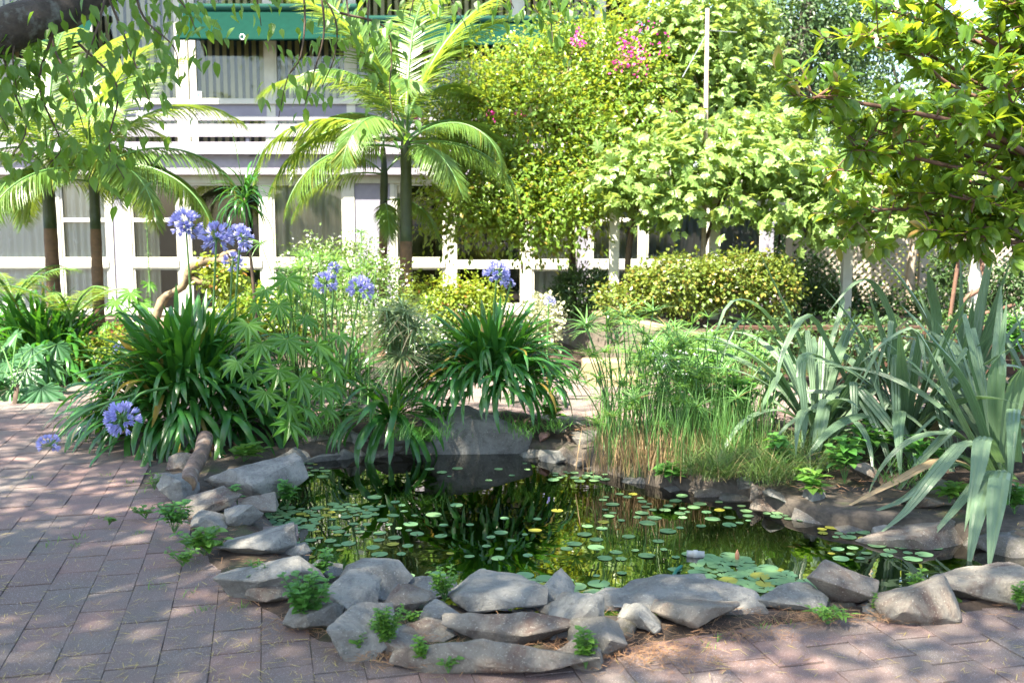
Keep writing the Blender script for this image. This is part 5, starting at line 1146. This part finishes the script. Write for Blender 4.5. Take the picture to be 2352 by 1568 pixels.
lb_ = lilies('thickest mat of lily pads with a reddish bud by the hose', [(1660, 1300, 70, 26, 34, 0.07, 0.105, 0.62), (1740, 1325, 85, 22, 34, 0.07, 0.10, 0.62), (1690, 1345, 110, 16, 24, 0.07, 0.1, 0.65), (1865, 1345, 34, 14, 8, 0.08, 0.1, 0.7)])
q = G(1693, 1285, WZ); ob('bud', mk('lily_bud', *tube([q, q + Vector((0, 0, 0.012)), q + Vector((0, 0, 0.03)), q + Vector((0, 0, 0.055))], [0.006, 0.012, 0.011, 0.001], 8), 'm_bud', True), lb_)
lilies('lily pads against the water side of the widest boulder', [(1240, 1338, 90, 18, 24, 0.07, 0.1, 0.75), (1340, 1355, 70, 18, 18, 0.07, 0.1, 0.75)])
lilies('single lily pads scattered over the open dark water', [(1000, 1240, 180, 90, 24, 0.06, 0.085, 1.3), (880, 1200, 90, 60, 16, 0.06, 0.085, 1.1), (1230, 1220, 120, 60, 10, 0.06, 0.085, 1.4), (1450, 1260, 160, 80, 26, 0.06, 0.085, 1.2), (1150, 1085, 200, 25, 12, 0.05, 0.07, 1.5)])
lilies('small lily pads along the water below the reeds', [(1330, 1095, 70, 14, 16, 0.055, 0.075, 0.9), (1480, 1160, 110, 35, 20, 0.055, 0.08, 1.1), (1640, 1180, 100, 35, 18, 0.055, 0.08, 1.1)])
lilies('yellowish lily pads in the shallow corner under the hanging flax blades', [(1830, 1175, 70, 22, 20, 0.06, 0.085, 0.95), (1960, 1215, 80, 24, 18, 0.06, 0.085, 1.0), (2090, 1255, 80, 30, 14, 0.065, 0.09, 1.1), (1950, 1270, 60, 20, 7, 0.06, 0.09, 1.2)])

# ---------------------------------------------------------------- shrubs
def branches(base, tips, r0, mat, name='branch', sides=6, sag=0.1, root=None):
    for tip in tips:
        base, tip = Vector(base), Vector(tip); mid = base.lerp(tip, 0.5) + Vector((U(-.1, .1), U(-.1, .1), U(0, sag)))
        pts = curve([base, mid, tip], 8); ob(name, mk(name, *tube(pts, taper(r0, r0 * 0.25, len(pts)), sides), mat, True), root)
def bush(name, label, cat, blobs, n, leaf, T, mat, base_z=0.0, clump=0.12, per=10, twig='m_twig', shell=0.55, nb=6, group=None, down=0.1, flowers=None, jit=0.6):
    c = np.mean([b[0] for b in blobs], 0); t = thing(name, label, cat, (c[0], c[1], base_z), group)
    pos, out = cloud(blobs, n, clump, per, shell); D, N = leaf_dirs(out, down, jit)
    ok = pos[:, 2] > base_z - 0.02; pos, D, N = pos[ok], D[ok], N[ok]
    ob('foliage', mk(name + '_leaves', *scatter(T, pos, D, N, leaf * RNG.uniform(0.6, 1.15, len(pos))), mat), t, kind='stuff')
    branches((c[0], c[1], base_z), [Vector(blobs[RNG.integers(len(blobs))][0]) + Vector(rsphere(1)[0]) * 0.5 * min(blobs[0][1]) for _ in range(nb)], 0.014, twig, root=t)
    if flowers:
        k, fs, fm = flowers; pos, out = cloud(blobs, k, clump * 0.6, 5, 0.9); D, N = leaf_dirs(out, -0.3, 0.8)
        ob('flowers', mk(name + '_flowers', *scatter(LEAFR, pos + out * 0.03, D, N, fs * RNG.uniform(0.6, 1.2, len(pos))), fm), t, kind='stuff')
    return t
bush('round_bush', 'dark green clipped bush at the corner of the concrete planter', 'bush', [blob(1340, 680, 75, 62, 12.4, 0.4)], 5200, 0.055, LEAF2, 'm_darkbush', 0.45, 0.1, 8)
bush('hedge', 'long yellow-green clipped hedge in the raised planter', 'hedge', [blob(1560, 655, 120, 68, 11.1, 0.35), blob(1690, 640, 100, 62, 11.1, 0.35), blob(1440, 690, 70, 40, 11.2, 0.3), blob(1770, 660, 70, 75, 11.2, 0.35)], 12500, 0.052, LEAFR, 'm_yellowbush', 0.45, 0.09, 8, nb=10)
bush('nandina_bush', 'yellow-green nandina bush in front of the glass doors', 'bush', [blob(985, 700, 70, 60, 10.8), blob(1060, 700, 80, 55, 10.6), blob(1110, 690, 45, 45, 10.8), blob(960, 745, 50, 40, 10.4)], 5200, 0.06, LEAF2, 'm_nandina', 0, 0.12, 9, down=0.4)
bush('variegated_shrub', 'small cream-variegated shrub beside the concrete planter', 'shrub', [blob(1245, 740, 50, 55, 11.0, 0.25)], 1300, 0.055, LEAFR, 'm_variegated', 0, 0.1, 6, 'm_driftwood', nb=8)
bush('white_flower_shrub', 'airy shrub covered with small white flowers behind the blue agapanthus', 'shrub', [blob(800, 620, 90, 65, 10.2), blob(720, 600, 60, 50, 10.3), blob(870, 660, 60, 60, 10.0), blob(760, 700, 90, 50, 9.9)], 5200, 0.05, LEAF2, 'm_whitebush', 0, 0.13, 8, flowers=(600, 0.032, 'm_white_petal'))
bush('white_flower_shrub', 'low white-flowering shrub at the foot of the nandina', 'shrub', [blob(880, 750, 80, 40, 9.7), blob(950, 770, 60, 30, 9.6)], 1800, 0.045, LEAF2, 'm_whitebush', 0, 0.12, 8, flowers=(420, 0.035, 'm_white_petal'))
dw = thing('driftwood_shrub', 'old shrub with a bleached twisted trunk behind the big agapanthus', 'shrub', (P(375, 800, 9.6).x, 9.6, 0))
ob('trunk', mk('twisted_trunk', *tube(curve([P(340, 800, 9.6), P(372, 692, 9.6), P(420, 658, 9.55), P(445, 610, 9.5), P(500, 598, 9.5), P(545, 600, 9.5)], 24), [0.04 + 0.006 * math.sin(i * 1.9) + 0.008 * math.sin(i * 0.7) for i in range(26)], 10), 'm_driftwood', True), dw)
for px in ([(500, 600, 9.5), (515, 585, 9.5), (540, 580, 9.45)], [(440, 640, 9.5), (470, 650, 9.5), (520, 640, 9.6)]):
    ob('branch', mk('branch', *tube(curve([P(*p_) for p_ in px], 6), 0.028, 7), 'm_driftwood', True), dw)
pos, out = cloud([blob(510, 640, 50, 45, 9.6, 0.2)], 700, 0.1, 7); D, N = leaf_dirs(out)
ob('foliage', mk('driftwood_leaves', *scatter(RL, pos, D, N, RNG.uniform(0.035, 0.06, len(pos))), 'm_nandina'), dw, kind='stuff')
bush('green_shrub', 'leafy green shrub between the driftwood trunk and the tall papyrus', 'shrub', [blob(590, 720, 80, 50, 10.4), blob(680, 730, 70, 50, 10.2), blob(520, 750, 60, 40, 10.0)], 3600, 0.07, LEAF2, 'm_boug', 0, 0.14, 9)
bush('green_shrub', 'low leafy shrub along the house base under the glass door', 'shrub', [blob(1130, 765, 90, 32, 10.8), blob(1040, 785, 80, 28, 10.4), blob(1200, 775, 40, 25, 10.8)], 2600, 0.05, LEAF2, 'm_darkbush', 0, 0.12, 9)
bush('green_shrub', 'low leafy shrub between the two dark agapanthus clumps', 'shrub', [blob(300, 790, 60, 36, 10.0), blob(230, 810, 50, 34, 10.2)], 1500, 0.06, LEAF2, 'm_boug', 0, 0.12, 9)
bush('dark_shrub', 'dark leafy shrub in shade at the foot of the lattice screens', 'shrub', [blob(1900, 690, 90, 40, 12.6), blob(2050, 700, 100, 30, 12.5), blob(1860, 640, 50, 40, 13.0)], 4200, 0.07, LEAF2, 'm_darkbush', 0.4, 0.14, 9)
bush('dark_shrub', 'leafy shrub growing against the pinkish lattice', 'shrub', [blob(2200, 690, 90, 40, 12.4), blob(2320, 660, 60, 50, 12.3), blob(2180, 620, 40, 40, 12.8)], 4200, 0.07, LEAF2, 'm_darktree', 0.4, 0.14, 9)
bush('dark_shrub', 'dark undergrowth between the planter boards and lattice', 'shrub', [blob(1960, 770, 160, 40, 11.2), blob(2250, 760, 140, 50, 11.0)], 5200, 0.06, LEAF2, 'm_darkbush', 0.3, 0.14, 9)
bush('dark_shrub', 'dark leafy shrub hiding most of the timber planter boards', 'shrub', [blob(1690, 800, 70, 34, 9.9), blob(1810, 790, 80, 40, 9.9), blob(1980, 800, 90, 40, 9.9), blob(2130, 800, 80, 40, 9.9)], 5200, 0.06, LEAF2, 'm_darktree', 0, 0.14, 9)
bush('sunlit_shrub', 'sunlit shrub beyond the first lattice screen', 'shrub', [blob(1880, 620, 70, 60, 15.5), blob(1820, 560, 60, 50, 16.2)], 3600, 0.06, LEAFR, 'm_whitebush', 0, 0.14, 8, flowers=(420, 0.05, 'm_white_petal'))
bush('sunlit_shrub', 'green shrub beyond the lattice screen that the trunk crosses', 'shrub', [blob(2040, 620, 90, 70, 15.6), blob(2180, 620, 90, 60, 15.6)], 3200, 0.07, LEAF2, 'm_nandina', 0, 0.16, 8)

# ---------------------------------------------------------------- bougainvillea and grape vine
bg_ = [blob(1150, 240, 110, 95, 13.2, 0.5), blob(1300, 180, 170, 120, 13.2, 0.6), blob(1420, 110, 130, 70, 13.4, 0.5), blob(1080, 270, 90, 110, 12.8, 0.45), blob(1230, 320, 190, 130, 12.6, 0.6), blob(1400, 280, 130, 130, 12.8, 0.5), blob(1130, 420, 120, 90, 12.2, 0.45), blob(1260, 440, 120, 80, 12.2, 0.45),
       blob(1080, 490, 90, 60, 11.9, 0.35), blob(1220, 505, 95, 55, 11.9, 0.35), blob(1020, 470, 40, 40, 11.9, 0.25), blob(1500, 60, 70, 60, 13.4, 0.4), blob(1340, 420, 90, 80, 12.4, 0.4), blob(1010, 330, 50, 60, 12.8, 0.3), blob(1480, 220, 90, 110, 12.9, 0.5), blob(1440, 360, 90, 80, 12.4, 0.4), blob(1330, 490, 60, 50, 12.0, 0.3)]
bt = thing('bougainvillea', 'huge sunlit bougainvillea with magenta flowers covering the middle of the house', 'bougainvillea', (P(1320, 700, 13).x, 13.0, 0))
pos, out = cloud(bg_, 50000, 0.32, 44, 0.62); D, N = leaf_dirs(out, 0.35, 0.6)
ob('foliage', mk('bougainvillea_leaves', *scatter(leaf_t(0.62, 3, 0.25, 0.2), pos, D, N, RNG.uniform(0.035, 0.1, len(pos))), 'm_boug'), bt, kind='stuff')
ob('trunk', mk('bougainvillea_trunk', *tube(curve([(P(1320, 700, 13.2).x, 13.2, 0), P(1310, 500, 13.2), P(1280, 330, 13.1), P(1240, 200, 13.2)], 14), 0.05, 8), 'm_twig', True), bt)
branches(P(1290, 380, 13.0), [P(u, v, 12.8) for u, v in ((1100, 300), (1060, 470), (1420, 150), (1180, 150), (1400, 330), (1220, 490), (1480, 60), (1330, 60))], 0.022, 'm_twig', root=bt)
for i in range(46):                       # arching shoots that break the outline
    b = blob(0, 0, 1, 1, 1); k = RNG.integers(len(bg_)); c, r = bg_[k]; dd_ = rsphere(1)[0]; dd_[2] = abs(dd_[2]) * 0.8; p0 = Vector(c) + Vector(dd_ * np.array(r)) * 0.9; p1 = p0 + Vector(dd_) * U(0.2, 0.45) + Vector((0, 0, U(0.0, 0.2)))
    sh = ob('shoot', mk('shoot', *tube(curve([p0, p0.lerp(p1, 0.5) + Vector((0, 0, 0.06)), p1], 5), 0.004, 4), 'm_stalk'), bt)
    m_ = 26; tt = RNG.random(m_); pos = np.array([tuple(p0.lerp(p1, x)) for x in tt]) + RNG.normal(size=(m_, 3)) * 0.025; D = nrm(RNG.normal(size=(m_, 3)) + np.array(p1 - p0) * 2); N = np.tile((0, 0, 1.0), (m_, 1)) + RNG.normal(size=(m_, 3)) * 0.4
    ob('foliage', mk('shoot_leaves', *scatter(leaf_t(0.62, 3, 0.25, 0.2), pos, D, N, RNG.uniform(0.035, 0.065, m_)), 'm_boug'), sh, kind='stuff')
for u, v, n_, sp_r in [(1450, 118, 15, 0.09), (1465, 145, 12, 0.08), (1440, 100, 6, 0.07), (1325, 85, 10, 0.06), (1330, 100, 6, 0.05), (1505, 105, 8, 0.1), (1420, 150, 6, 0.08), (1130, 265, 5, 0.04), (955, 272, 6, 0.04), (1290, 438, 6, 0.04), (1215, 320, 3, 0.04), (1540, 265, 4, 0.04), (1200, 270, 3, .05), (1490, 60, 4, .06)]:
    c = P(u, v, 12.3); pos = np.array(c) + RNG.normal(size=(n_ * 3, 3)) * sp_r; D = rsphere(n_ * 3); N = rsphere(n_ * 3)
    ob('flower_spray', mk('flower_spray', *scatter(leaf_t(0.8, 3, 0.3, 0.1), pos, D, N, RNG.uniform(0.03, 0.05, n_ * 3)), 'm_magenta'), bt, kind='stuff')
def leafy(root, name, pos, D, N, S, T, mat_one, mat_mass, n_one=300):
    """the leaves that show largest as single objects, the rest as one mass"""
    d = np.linalg.norm(pos - np.array((0, 0, H)), axis=1); order = np.argsort(d / S)
    me = mk(name, *T, mat_one); Dn = nrm(D); B = nrm(np.cross(Dn, N)); N2 = np.cross(B, Dn)
    rl = wloc(root)
    for i in order[:n_one]:
        M = Matrix((B[i], Dn[i], N2[i])).transposed()
        o = bpy.data.objects.new('leaf', me); COL.objects.link(o); o.parent = root; o.location = Vector(pos[i]) - rl; o.rotation_euler = M.to_euler(); o.scale = (S[i],) * 3
    r = order[n_one:]
    if len(r): ob('foliage', mk(name + '_mass', *scatter(T, pos[r], D[r], N[r], S[r]), mat_mass), root, kind='stuff')
GR = palmate(5, 2.4, 0.78, 0.33, 0.8, 0.25)
gv = thing('grape_vine', 'sunlit grape vine with broad lobed leaves draped over the pergola', 'grape vine', (P(1440, 700, 11.9).x, 11.9, 0))
gb = [blob(1480, 390, 110, 70, 11.6, 0.5), blob(1600, 375, 110, 60, 11.6, 0.55), blob(1720, 370, 130, 65, 11.6, 0.55), blob(1830, 400, 110, 70, 11.5, 0.5), blob(1940, 440, 100, 60, 11.4, 0.45), blob(2050, 460, 110, 55, 11.3, 0.45), blob(1460, 470, 70, 40, 11.3, 0.25), blob(1800, 470, 80, 45, 11.2, 0.3), blob(2180, 450, 100, 70, 11.2, .4), blob(1560, 480, 70, 50, 11.3, .25), blob(1690, 460, 60, 50, 11.2, .25), blob(1420, 420, 70, 60, 11.6, .3), blob(1640, 310, 140, 50, 11.9, .4), blob(1900, 500, 70, 50, 11.2, .3), blob(2020, 510, 80, 45, 11.2, .3), blob(1760, 300, 90, 50, 12, .4)]
pos, out = cloud(gb, 4200, 0.2, 6, 0.6); D, N = leaf_dirs(out, 0.7, 0.5); S = RNG.uniform(0.045, 0.11, len(pos))
leafy(gv, 'grape_leaf', pos, D, N, S, GR, 'm_grape', 'm_grape_mass')
for px, r in [([(1440, 700, 11.9), (1442, 600, 11.9), (1452, 520, 11.9), (1470, 450, 11.9), (1500, 400, 11.8)], 0.035), ([(1600, 700, 11.9), (1612, 590, 11.85), (1640, 500, 11.85), (1672, 430, 11.85), (1700, 400, 11.85)], 0.022), ([(1640, 500, 11.85), (1665, 450, 11.85), (1640, 420, 11.8)], 0.016)]:
    ob('stem', mk('vine_stem', *tube(curve([P(*p_) for p_ in px], 12), r, 8), 'm_twig', True), gv)
branches(P(1500, 410, 11.8), [P(u, v, 11.5) for u, v in ((1420, 380), (1580, 340), (1700, 350), (1560, 430), (1830, 380))], 0.012, 'm_twig', root=gv)
g2 = thing('grape_vine', 'tall bright vine climbing the weathered pole above the pergola', 'grape vine', (P(1600, 700, 12.9).x, 12.9, 0))
gb = [blob(1560, 60, 90, 70, 12.9, 0.4), blob(1640, 120, 110, 80, 12.9, 0.45), blob(1600, 210, 100, 80, 12.8, 0.45), blob(1700, 60, 80, 60, 13.2, 0.35), blob(1540, 260, 70, 60, 12.6, 0.35), blob(1680, 250, 70, 70, 12.8, .3), blob(1500, 150, 50, 60, 12.9, .3), blob(1640, 20, 120, 50, 13.0, .4), blob(1730, 160, 80, 90, 13.0, .35), blob(1760, 250, 70, 60, 12.8, .3)]
pos, out = cloud(gb, 3600, 0.2, 6, 0.55); D, N = leaf_dirs(out, 0.6, 0.55); S = RNG.uniform(0.04, 0.1, len(pos))
leafy(g2, 'grape_leaf', pos, D, N, S, GR, 'm_grape', 'm_grape_mass', 200)
branches(P(1620, 400, 12.4), [P(u, v, 12.9) for u, v in ((1560, 80), (1650, 40), (1600, 200), (1690, 200), (1540, 250))], 0.014, 'm_twig', root=g2)
# twisted vine by the lattice
tv = thing('twisted_vine', 'twisted brown vine trunk wound round the pergola post by the lattice', 'vine', (P(2250, 760, 11).x, 11.0, 0))
ob('stem', mk('twisted_stem', *tube(curve([P(2200, 760, 11.0), P(2215, 690, 10.95), P(2262, 655, 10.95), P(2255, 600, 11.05), P(2272, 540, 11.0), P(2262, 470, 11.0)], 20), 0.026, 8), 'm_redtwig', True), tv)
ob('stem', mk('twisted_stem', *tube(curve([P(2180, 740, 11.0), P(2195, 640, 11.0), P(2205, 560, 11.0), P(2180, 480, 11.0)], 14), 0.022, 8), 'm_redtwig', True), tv)
ob('stem', mk('twisted_stem', *tube(curve([P(2205, 735, 10.9), P(2260, 720, 10.9), P(2330, 700, 11.0)], 8), 0.02, 8), 'm_redtwig', True), tv)

# ---------------------------------------------------------------- trees behind
def tree(name, label, base, trunk_px, r0, blobs, n, leaf, T, mat, clump=0.25, per=14, tips=8, down=0.3, bark='m_bark', group=None, shell=0.5):
    t = thing(name, label, 'tree', base, group)
    pts = curve([Vector(base)] + [P(*p_) for p_ in trunk_px], 14)
    ob('trunk', mk('trunk', *tube(pts, taper(r0, r0 * 0.45, len(pts)), 12), bark, True), t)
    branches(pts[-3], [Vector(blobs[i % len(blobs)][0]) + Vector(rsphere(1)[0]) * 0.4 for i in range(tips)], r0 * 0.32, bark, root=t)
    pos, out = cloud(blobs, n, clump, per, shell); D, N = leaf_dirs(out, down)
    ob('crown', mk(name + '_crown', *scatter(T, pos, D, N, leaf * RNG.uniform(0.6, 1.15, len(pos))), mat), t, kind='stuff')
    return t
b = P(1850, 700, 14.6); tree('creeper_tree', 'tall dark tree with creeper-covered trunks behind the vine and pergola', (b.x, 14.6, 0), [(1840, 520, 14.6), (1835, 300, 14.6), (1850, 100, 14.6), (1860, -60, 14.7)], 0.2,
     [blob(1800, 60, 130, 120, 14.6, 0.8), blob(1900, 160, 100, 120, 14.8, 0.7), blob(1790, 250, 70, 90, 14.2, 0.4), blob(1880, 20, 140, 90, 15, 0.8), blob(1850, 380, 70, 100, 14.4, 0.4), blob(1980, 90, 100, 100, 15.5, 0.7), blob(1840, 520, 50, 80, 14.3, 0.3)], 15000, 0.085, LEAF2, 'm_darktree', 0.3, 12)
b = P(2110, 700, 14.2); tree('slim_tree', 'slim pale-barked tree crossing the lattice screen', (P(2105, 700, 12.9).x, 12.9, 0), [(2090, 640, 12.9), (2098, 560, 12.9), (2085, 470, 12.9)], 0.07, [blob(2070, 380, 120, 70, 12.9, 0.5), blob(2000, 340, 70, 60, 13.2, .4)], 3000, 0.09, LEAF2, 'm_boug', 0.25, 10, bark='m_weathered')
for k, (u, v, ru, rv, d, lab) in enumerate([(2080, 180, 220, 190, 20, 'pale green tree beyond the lattice, left of the glossy-leaved tree'.replace(', left of', ' behind')), (2330, 250, 200, 220, 21, 'broad green tree beyond the pinkish lattice'), (1700, 100, 160, 150, 22, 'distant tree behind the climbing vine'), (-60, 250, 200, 200, 23, 'tree rising behind the house roof near the palms')][:3]):
    b = P(u, 640, d); tree('background_tree', lab, (b.x, d, 0), [(u, 450, d), (u + 10, v + 60, d)], 0.22, [blob(u, v, ru, rv * 0.7, d, 1.2), blob(u - ru * 0.5, v + 120, ru * 0.6, rv * 0.5, d, 1.0), blob(u + ru * 0.4, v + 150, ru * 0.6, rv * 0.5, d, 1.0)], 9000, 0.14, LEAF2, 'm_boug' if k else 'm_whitebush', 0.4, 14, group='trees beyond the garden')
b = P(2150, 640, 26); hdg = [blob(u, 560, 160, 110, 24, 0.8) for u in range(1800, 2700, 130)]
t = thing('boundary_hedge', 'distant green boundary hedge seen through the lattice', 'hedge', (b.x, 24, 0)); pos, out = cloud(hdg, 9000, 0.4, 12, 0.6); D, N = leaf_dirs(out)
ob('foliage', mk('boundary_leaves', *scatter(LEAF2, pos, D, N, RNG.uniform(0.12, 0.2, len(pos))), 'm_darktree'), t, kind='stuff')

# ---------------------------------------------------------------- glossy-leaved tree beside the pond
gt = thing('glossy_tree', 'tree with large glossy oval leaves reaching in over the flax', 'tree', (P(2560, 900, 7.6).x, 7.6, 0))
tb = Vector((P(2560, 900, 7.6).x, 7.6, 0)); fork = P(2520, 480, 7.6)
ob('trunk', mk('glossy_trunk', *tube(curve([tb, tb.lerp(fork, 0.5) + Vector((0.05, 0, 0)), fork, P(2480, 200, 7.6)], 14), 0.075, 10), 'm_bark', True), gt)
BR = [[(2520, 480, 7.6), (2400, 380, 7.4), (2250, 330, 7.2), (2120, 330, 7.0), (2010, 300, 6.8)], [(2520, 470, 7.6), (2420, 280, 7.3), (2260, 230, 7.2), (2160, 180, 7.1), (2110, 110, 7.0)], [(2520, 460, 7.6), (2380, 300, 7.6), (2240, 190, 7.6), (2100, 110, 7.4), (1990, 85, 7.2)],
      [(2480, 300, 7.6), (2350, 150, 7.4), (2220, 60, 7.2), (2120, -10, 7.1)], [(2480, 300, 7.6), (2380, 100, 7.3), (2300, 0, 7.2)], [(2520, 500, 7.6), (2400, 440, 7.2), (2260, 400, 7.0), (2130, 370, 6.9), (1990, 330, 6.8), (1960, 345, 6.7)],
      [(2520, 520, 7.6), (2400, 500, 7.2), (2280, 470, 7.0), (2180, 450, 6.9)], [(2400, 380, 7.3), (2280, 310, 6.9), (2150, 270, 6.7), (1900, 225, 6.6), (1870, 230, 6.6)], [(2500, 520, 7.5), (2380, 560, 7.2), (2240, 540, 7.0), (2150, 545, 6.9)], [(2480, 250, 7.6), (2400, 60, 7.7), (2340, -40, 7.7)],
      [(2520, 540, 7.6), (2380, 520, 7.3), (2200, 500, 7.2), (2050, 480, 7.2), (1960, 500, 7.2)], [(2520, 500, 7.6), (2300, 430, 7.4), (2100, 410, 7.4), (1920, 390, 7.3)], [(2480, 200, 7.6), (2300, 120, 7.6), (2150, 60, 7.6), (2030, 20, 7.5)],
      [(2440, 330, 7.4), (2340, 260, 7.0), (2300, 180, 6.8)], [(2500, 420, 7.5), (2360, 400, 7.6), (2200, 350, 7.7), (2090, 250, 7.7)]]
tips = []
for br in BR:
    pts = curve([P(*q) for q in br], 16); ob('branch', mk('branch', *tube(pts, taper(0.026, 0.006, len(pts)), 7), 'm_redtwig', True), gt)
    for i in range(4, len(pts)):
        for _ in range(2):
            e = pts[i] + Vector((random.gauss(0, 0.16), random.gauss(0, 0.2), random.gauss(0.04, 0.13))); tips.append((pts[i], e))
    tips.append((pts[-2], pts[-1] + (pts[-1] - pts[-2])))
tw = [tube([a, a.lerp(e, 0.5) + Vector((0, 0, 0.015)), e], [0.005, 0.004, 0.002], 4, False) for a, e in tips]
ob('twigs', mk('glossy_twigs', *join(tw), 'm_redtwig'), gt, kind='stuff')
pos, D, N, S = [], [], [], []
for a, e in tips:
    ax = (e - a).normalized()
    for k in range(13):
        q = a.lerp(e, U(0.3, 1.02)); an = U(0, 6.28); o_ = ax.orthogonal().normalized(); o_ = Matrix.Rotation(an, 3, ax) @ o_
        pos.append(tuple(q)); D.append(tuple(ax * U(0.3, 1.0) + o_ * 0.8 + Vector((0, 0, U(-0.35, 0.25))))); N.append(tuple(Vector((0, 0, 1)) + Vector((random.gauss(0, .4), random.gauss(0, .4) - 0.2, 0)))); S.append(U(0.085, 0.15))
GL = leaf_t(0.46, 5, 0.3, 0.15, lambda t: math.sin(math.pi * t ** 0.9) ** 0.75)
leafy(gt, 'glossy_leaf', np.array(pos), np.array(D), np.array(N), np.array(S), GL, 'm_glossy', 'm_glossy_mass')

# ---------------------------------------------------------------- the shade tree over the camera
ot = thing('shade_tree', 'overhanging shade tree with a thick lichen-grey limb and dangling leafy twigs', 'tree', (-4.6, 1.6, 0))
ob('trunk', mk('shade_trunk', *tube(curve([(-4.6, 1.6, 0), (-4.4, 1.8, 1.5), (-4.0, 2.2, 3.2), (-3.4, 2.6, 5.0)], 14), taper(0.32, 0.2, 15), 16), 'm_bark', True), ot)
limb = curve([Vector((-4.3, 2.0, 1.7)), P(-260, 160, 4.6), P(-40, 90, 4.7), P(60, 52, 4.8), P(190, 0, 5.0), P(420, -160, 5.4), P(700, -420, 6.0)], 26)
ob('limb', mk('thick_limb', *tube([p_ + Vector(rsphere(1)[0]) * 0.006 for p_ in limb], taper(0.12, 0.07, len(limb)), 16), 'm_bark', True), ot)
crown = [((x - 1.4, y - 1.2, z + 2.2), (1.6, 1.5, 0.8)) for x, y, z in [(-4.6, 4.9, 5.4), (-5.4, 6.2, 5.6), (-3.4, 6.4, 5.6), (3.6, 2.4, 6.4), (-4.5, 3.2, 5.2), (-3.0, 1.6, 6.0), (-2.6, 4.4, 5.6), (-0.9, 2.4, 6.2), (-0.6, 5.0, 5.8), (0.9, 0.9, 6.4), (1.3, 3.6, 6.0), (-1.6, 6.0, 5.7), (-4.8, 5.4, 5.4), (-3.6, 0.2, 6.2), (-1.2, 0.0, 6.6), (-5.5, 1.0, 5.6), (2.6, 1.8, 6.6)]]
crown = [c for c in crown if not ((c[0][0] + 4.2) ** 2 + (c[0][1] - 2.2) ** 2 < 1.0)]
for c, r in crown:
    pts = curve([Vector((-3.4, 2.6, 5.0)), Vector((-3.4, 2.6, 5.0)).lerp(Vector(c), 0.5) + Vector((0, 0, 0.6)), Vector(c)], 9); ob('limb', mk('limb', *tube(pts, taper(0.09, 0.02, len(pts)), 8), 'm_bark', True), ot)
crown = [c for i, c in enumerate(crown) if c[0][1] < 3.3 or i % 3 == 0]
CANOPY_N = 4100 * len(crown)
pos, out = cloud(crown, CANOPY_N, 0.8, 220, 0.15); D, N = leaf_dirs(out, 0.8, 0.7)
ob('crown', mk('shade_crown', *scatter(LEAFR, pos, D, N, RNG.uniform(0.075, 0.12, len(pos))), 'm_overhead_mass'), ot, kind='stuff')
TW = [[(250, -40, 4.9), (225, 60, 4.7), (190, 160, 4.6), (185, 240, 4.6)], [(60, 40, 4.8), (30, 120, 4.7), (40, 220, 4.7)], [(150, 0, 4.9), (120, 90, 4.8), (160, 190, 4.7), (200, 320, 4.7)], [(300, -60, 5), (330, 40, 4.9), (400, 110, 4.8), (410, 180, 4.8)],
      [(0, 80, 4.7), (20, 180, 4.7), (60, 290, 4.7), (30, 360, 4.7)], [(330, -80, 5), (420, 10, 5), (450, 70, 5)], [(180, 100, 4.7), (270, 200, 4.7), (250, 330, 4.7), (290, 420, 4.7)], [(240, -30, 4.9), (300, 120, 4.8), (350, 250, 4.8)], [(120, 80, 4.8), (90, 200, 4.8), (140, 330, 4.8), (110, 380, 4.8)],
      [(560, -120, 5.4), (590, 0, 5.3), (600, 60, 5.3)], [(680, -140, 5.5), (700, 20, 5.4), (690, 130, 5.3), (660, 180, 5.3), (640, 270, 5.3)], [(640, -120, 5.5), (760, 20, 5.4), (770, 120, 5.4), (740, 200, 5.4)], [(780, -120, 5.6), (800, 30, 5.5), (810, 110, 5.5)], [(720, -100, 5.5), (745, 60, 5.4), (720, 170, 5.4), (700, 240, 5.4)],
      [(860, -120, 5.6), (845, 40, 5.5), (860, 130, 5.5)], [(1020, -140, 5.8), (1030, -20, 5.7), (1070, 60, 5.6)], [(1250, -120, 5.9), (1262, 0, 5.8), (1270, 100, 5.7)], [(1150, -120, 5.9), (1170, -10, 5.8), (1180, 20, 5.8)], [(1220, -120, 5.9), (1300, -20, 5.8), (1350, 10, 5.8)], [(930, -120, 5.7), (950, -20, 5.6), (940, 40, 5.6)],
      [(1340, -120, 5.9), (1230, -10, 5.8), (1255, 60, 5.75)], [(780, 30, 5.5), (880, 60, 5.5), (900, 130, 5.5), (895, 200, 5.5), (905, 300, 5.5)], [(40, 20, 4.8), (-20, 200, 4.7), (20, 300, 4.7)]]
pos, D, N, S = [], [], [], []
for br in TW:
    pts = curve([P(*q) for q in br], 16); ob('twig', mk('twig', *tube(pts, taper(0.007, 0.002, len(pts)), 6), 'm_twig', True), ot)
    near = br[0][0] < 500
    for i in range(2, len(pts)):
        for k in range(4 if near else 2):
            a = pts[i] + Vector((random.gauss(0, 0.075), random.gauss(0, 0.09), random.gauss(-0.02, 0.06))); an = U(0, 6.28)
            pos.append(tuple(a)); D.append((math.cos(an) * 0.6, math.sin(an) * 0.5, -0.75 + random.gauss(0, 0.25))); N.append((math.cos(an) * 0.6 + random.gauss(0, .3), -0.6 + random.gauss(0, 0.4), 0.7)); S.append(U(0.05, 0.088))
OL = leaf_t(0.55, 5, 0.25, 0.2, lambda t: (math.sin(math.pi * t ** 0.7) ** 0.9) * (1.08 - 0.35 * t))
leafy(ot, 'shade_leaf', np.array(pos), np.array(D), np.array(N), np.array(S), OL, 'm_overhead', 'm_overhead_mass', 300)
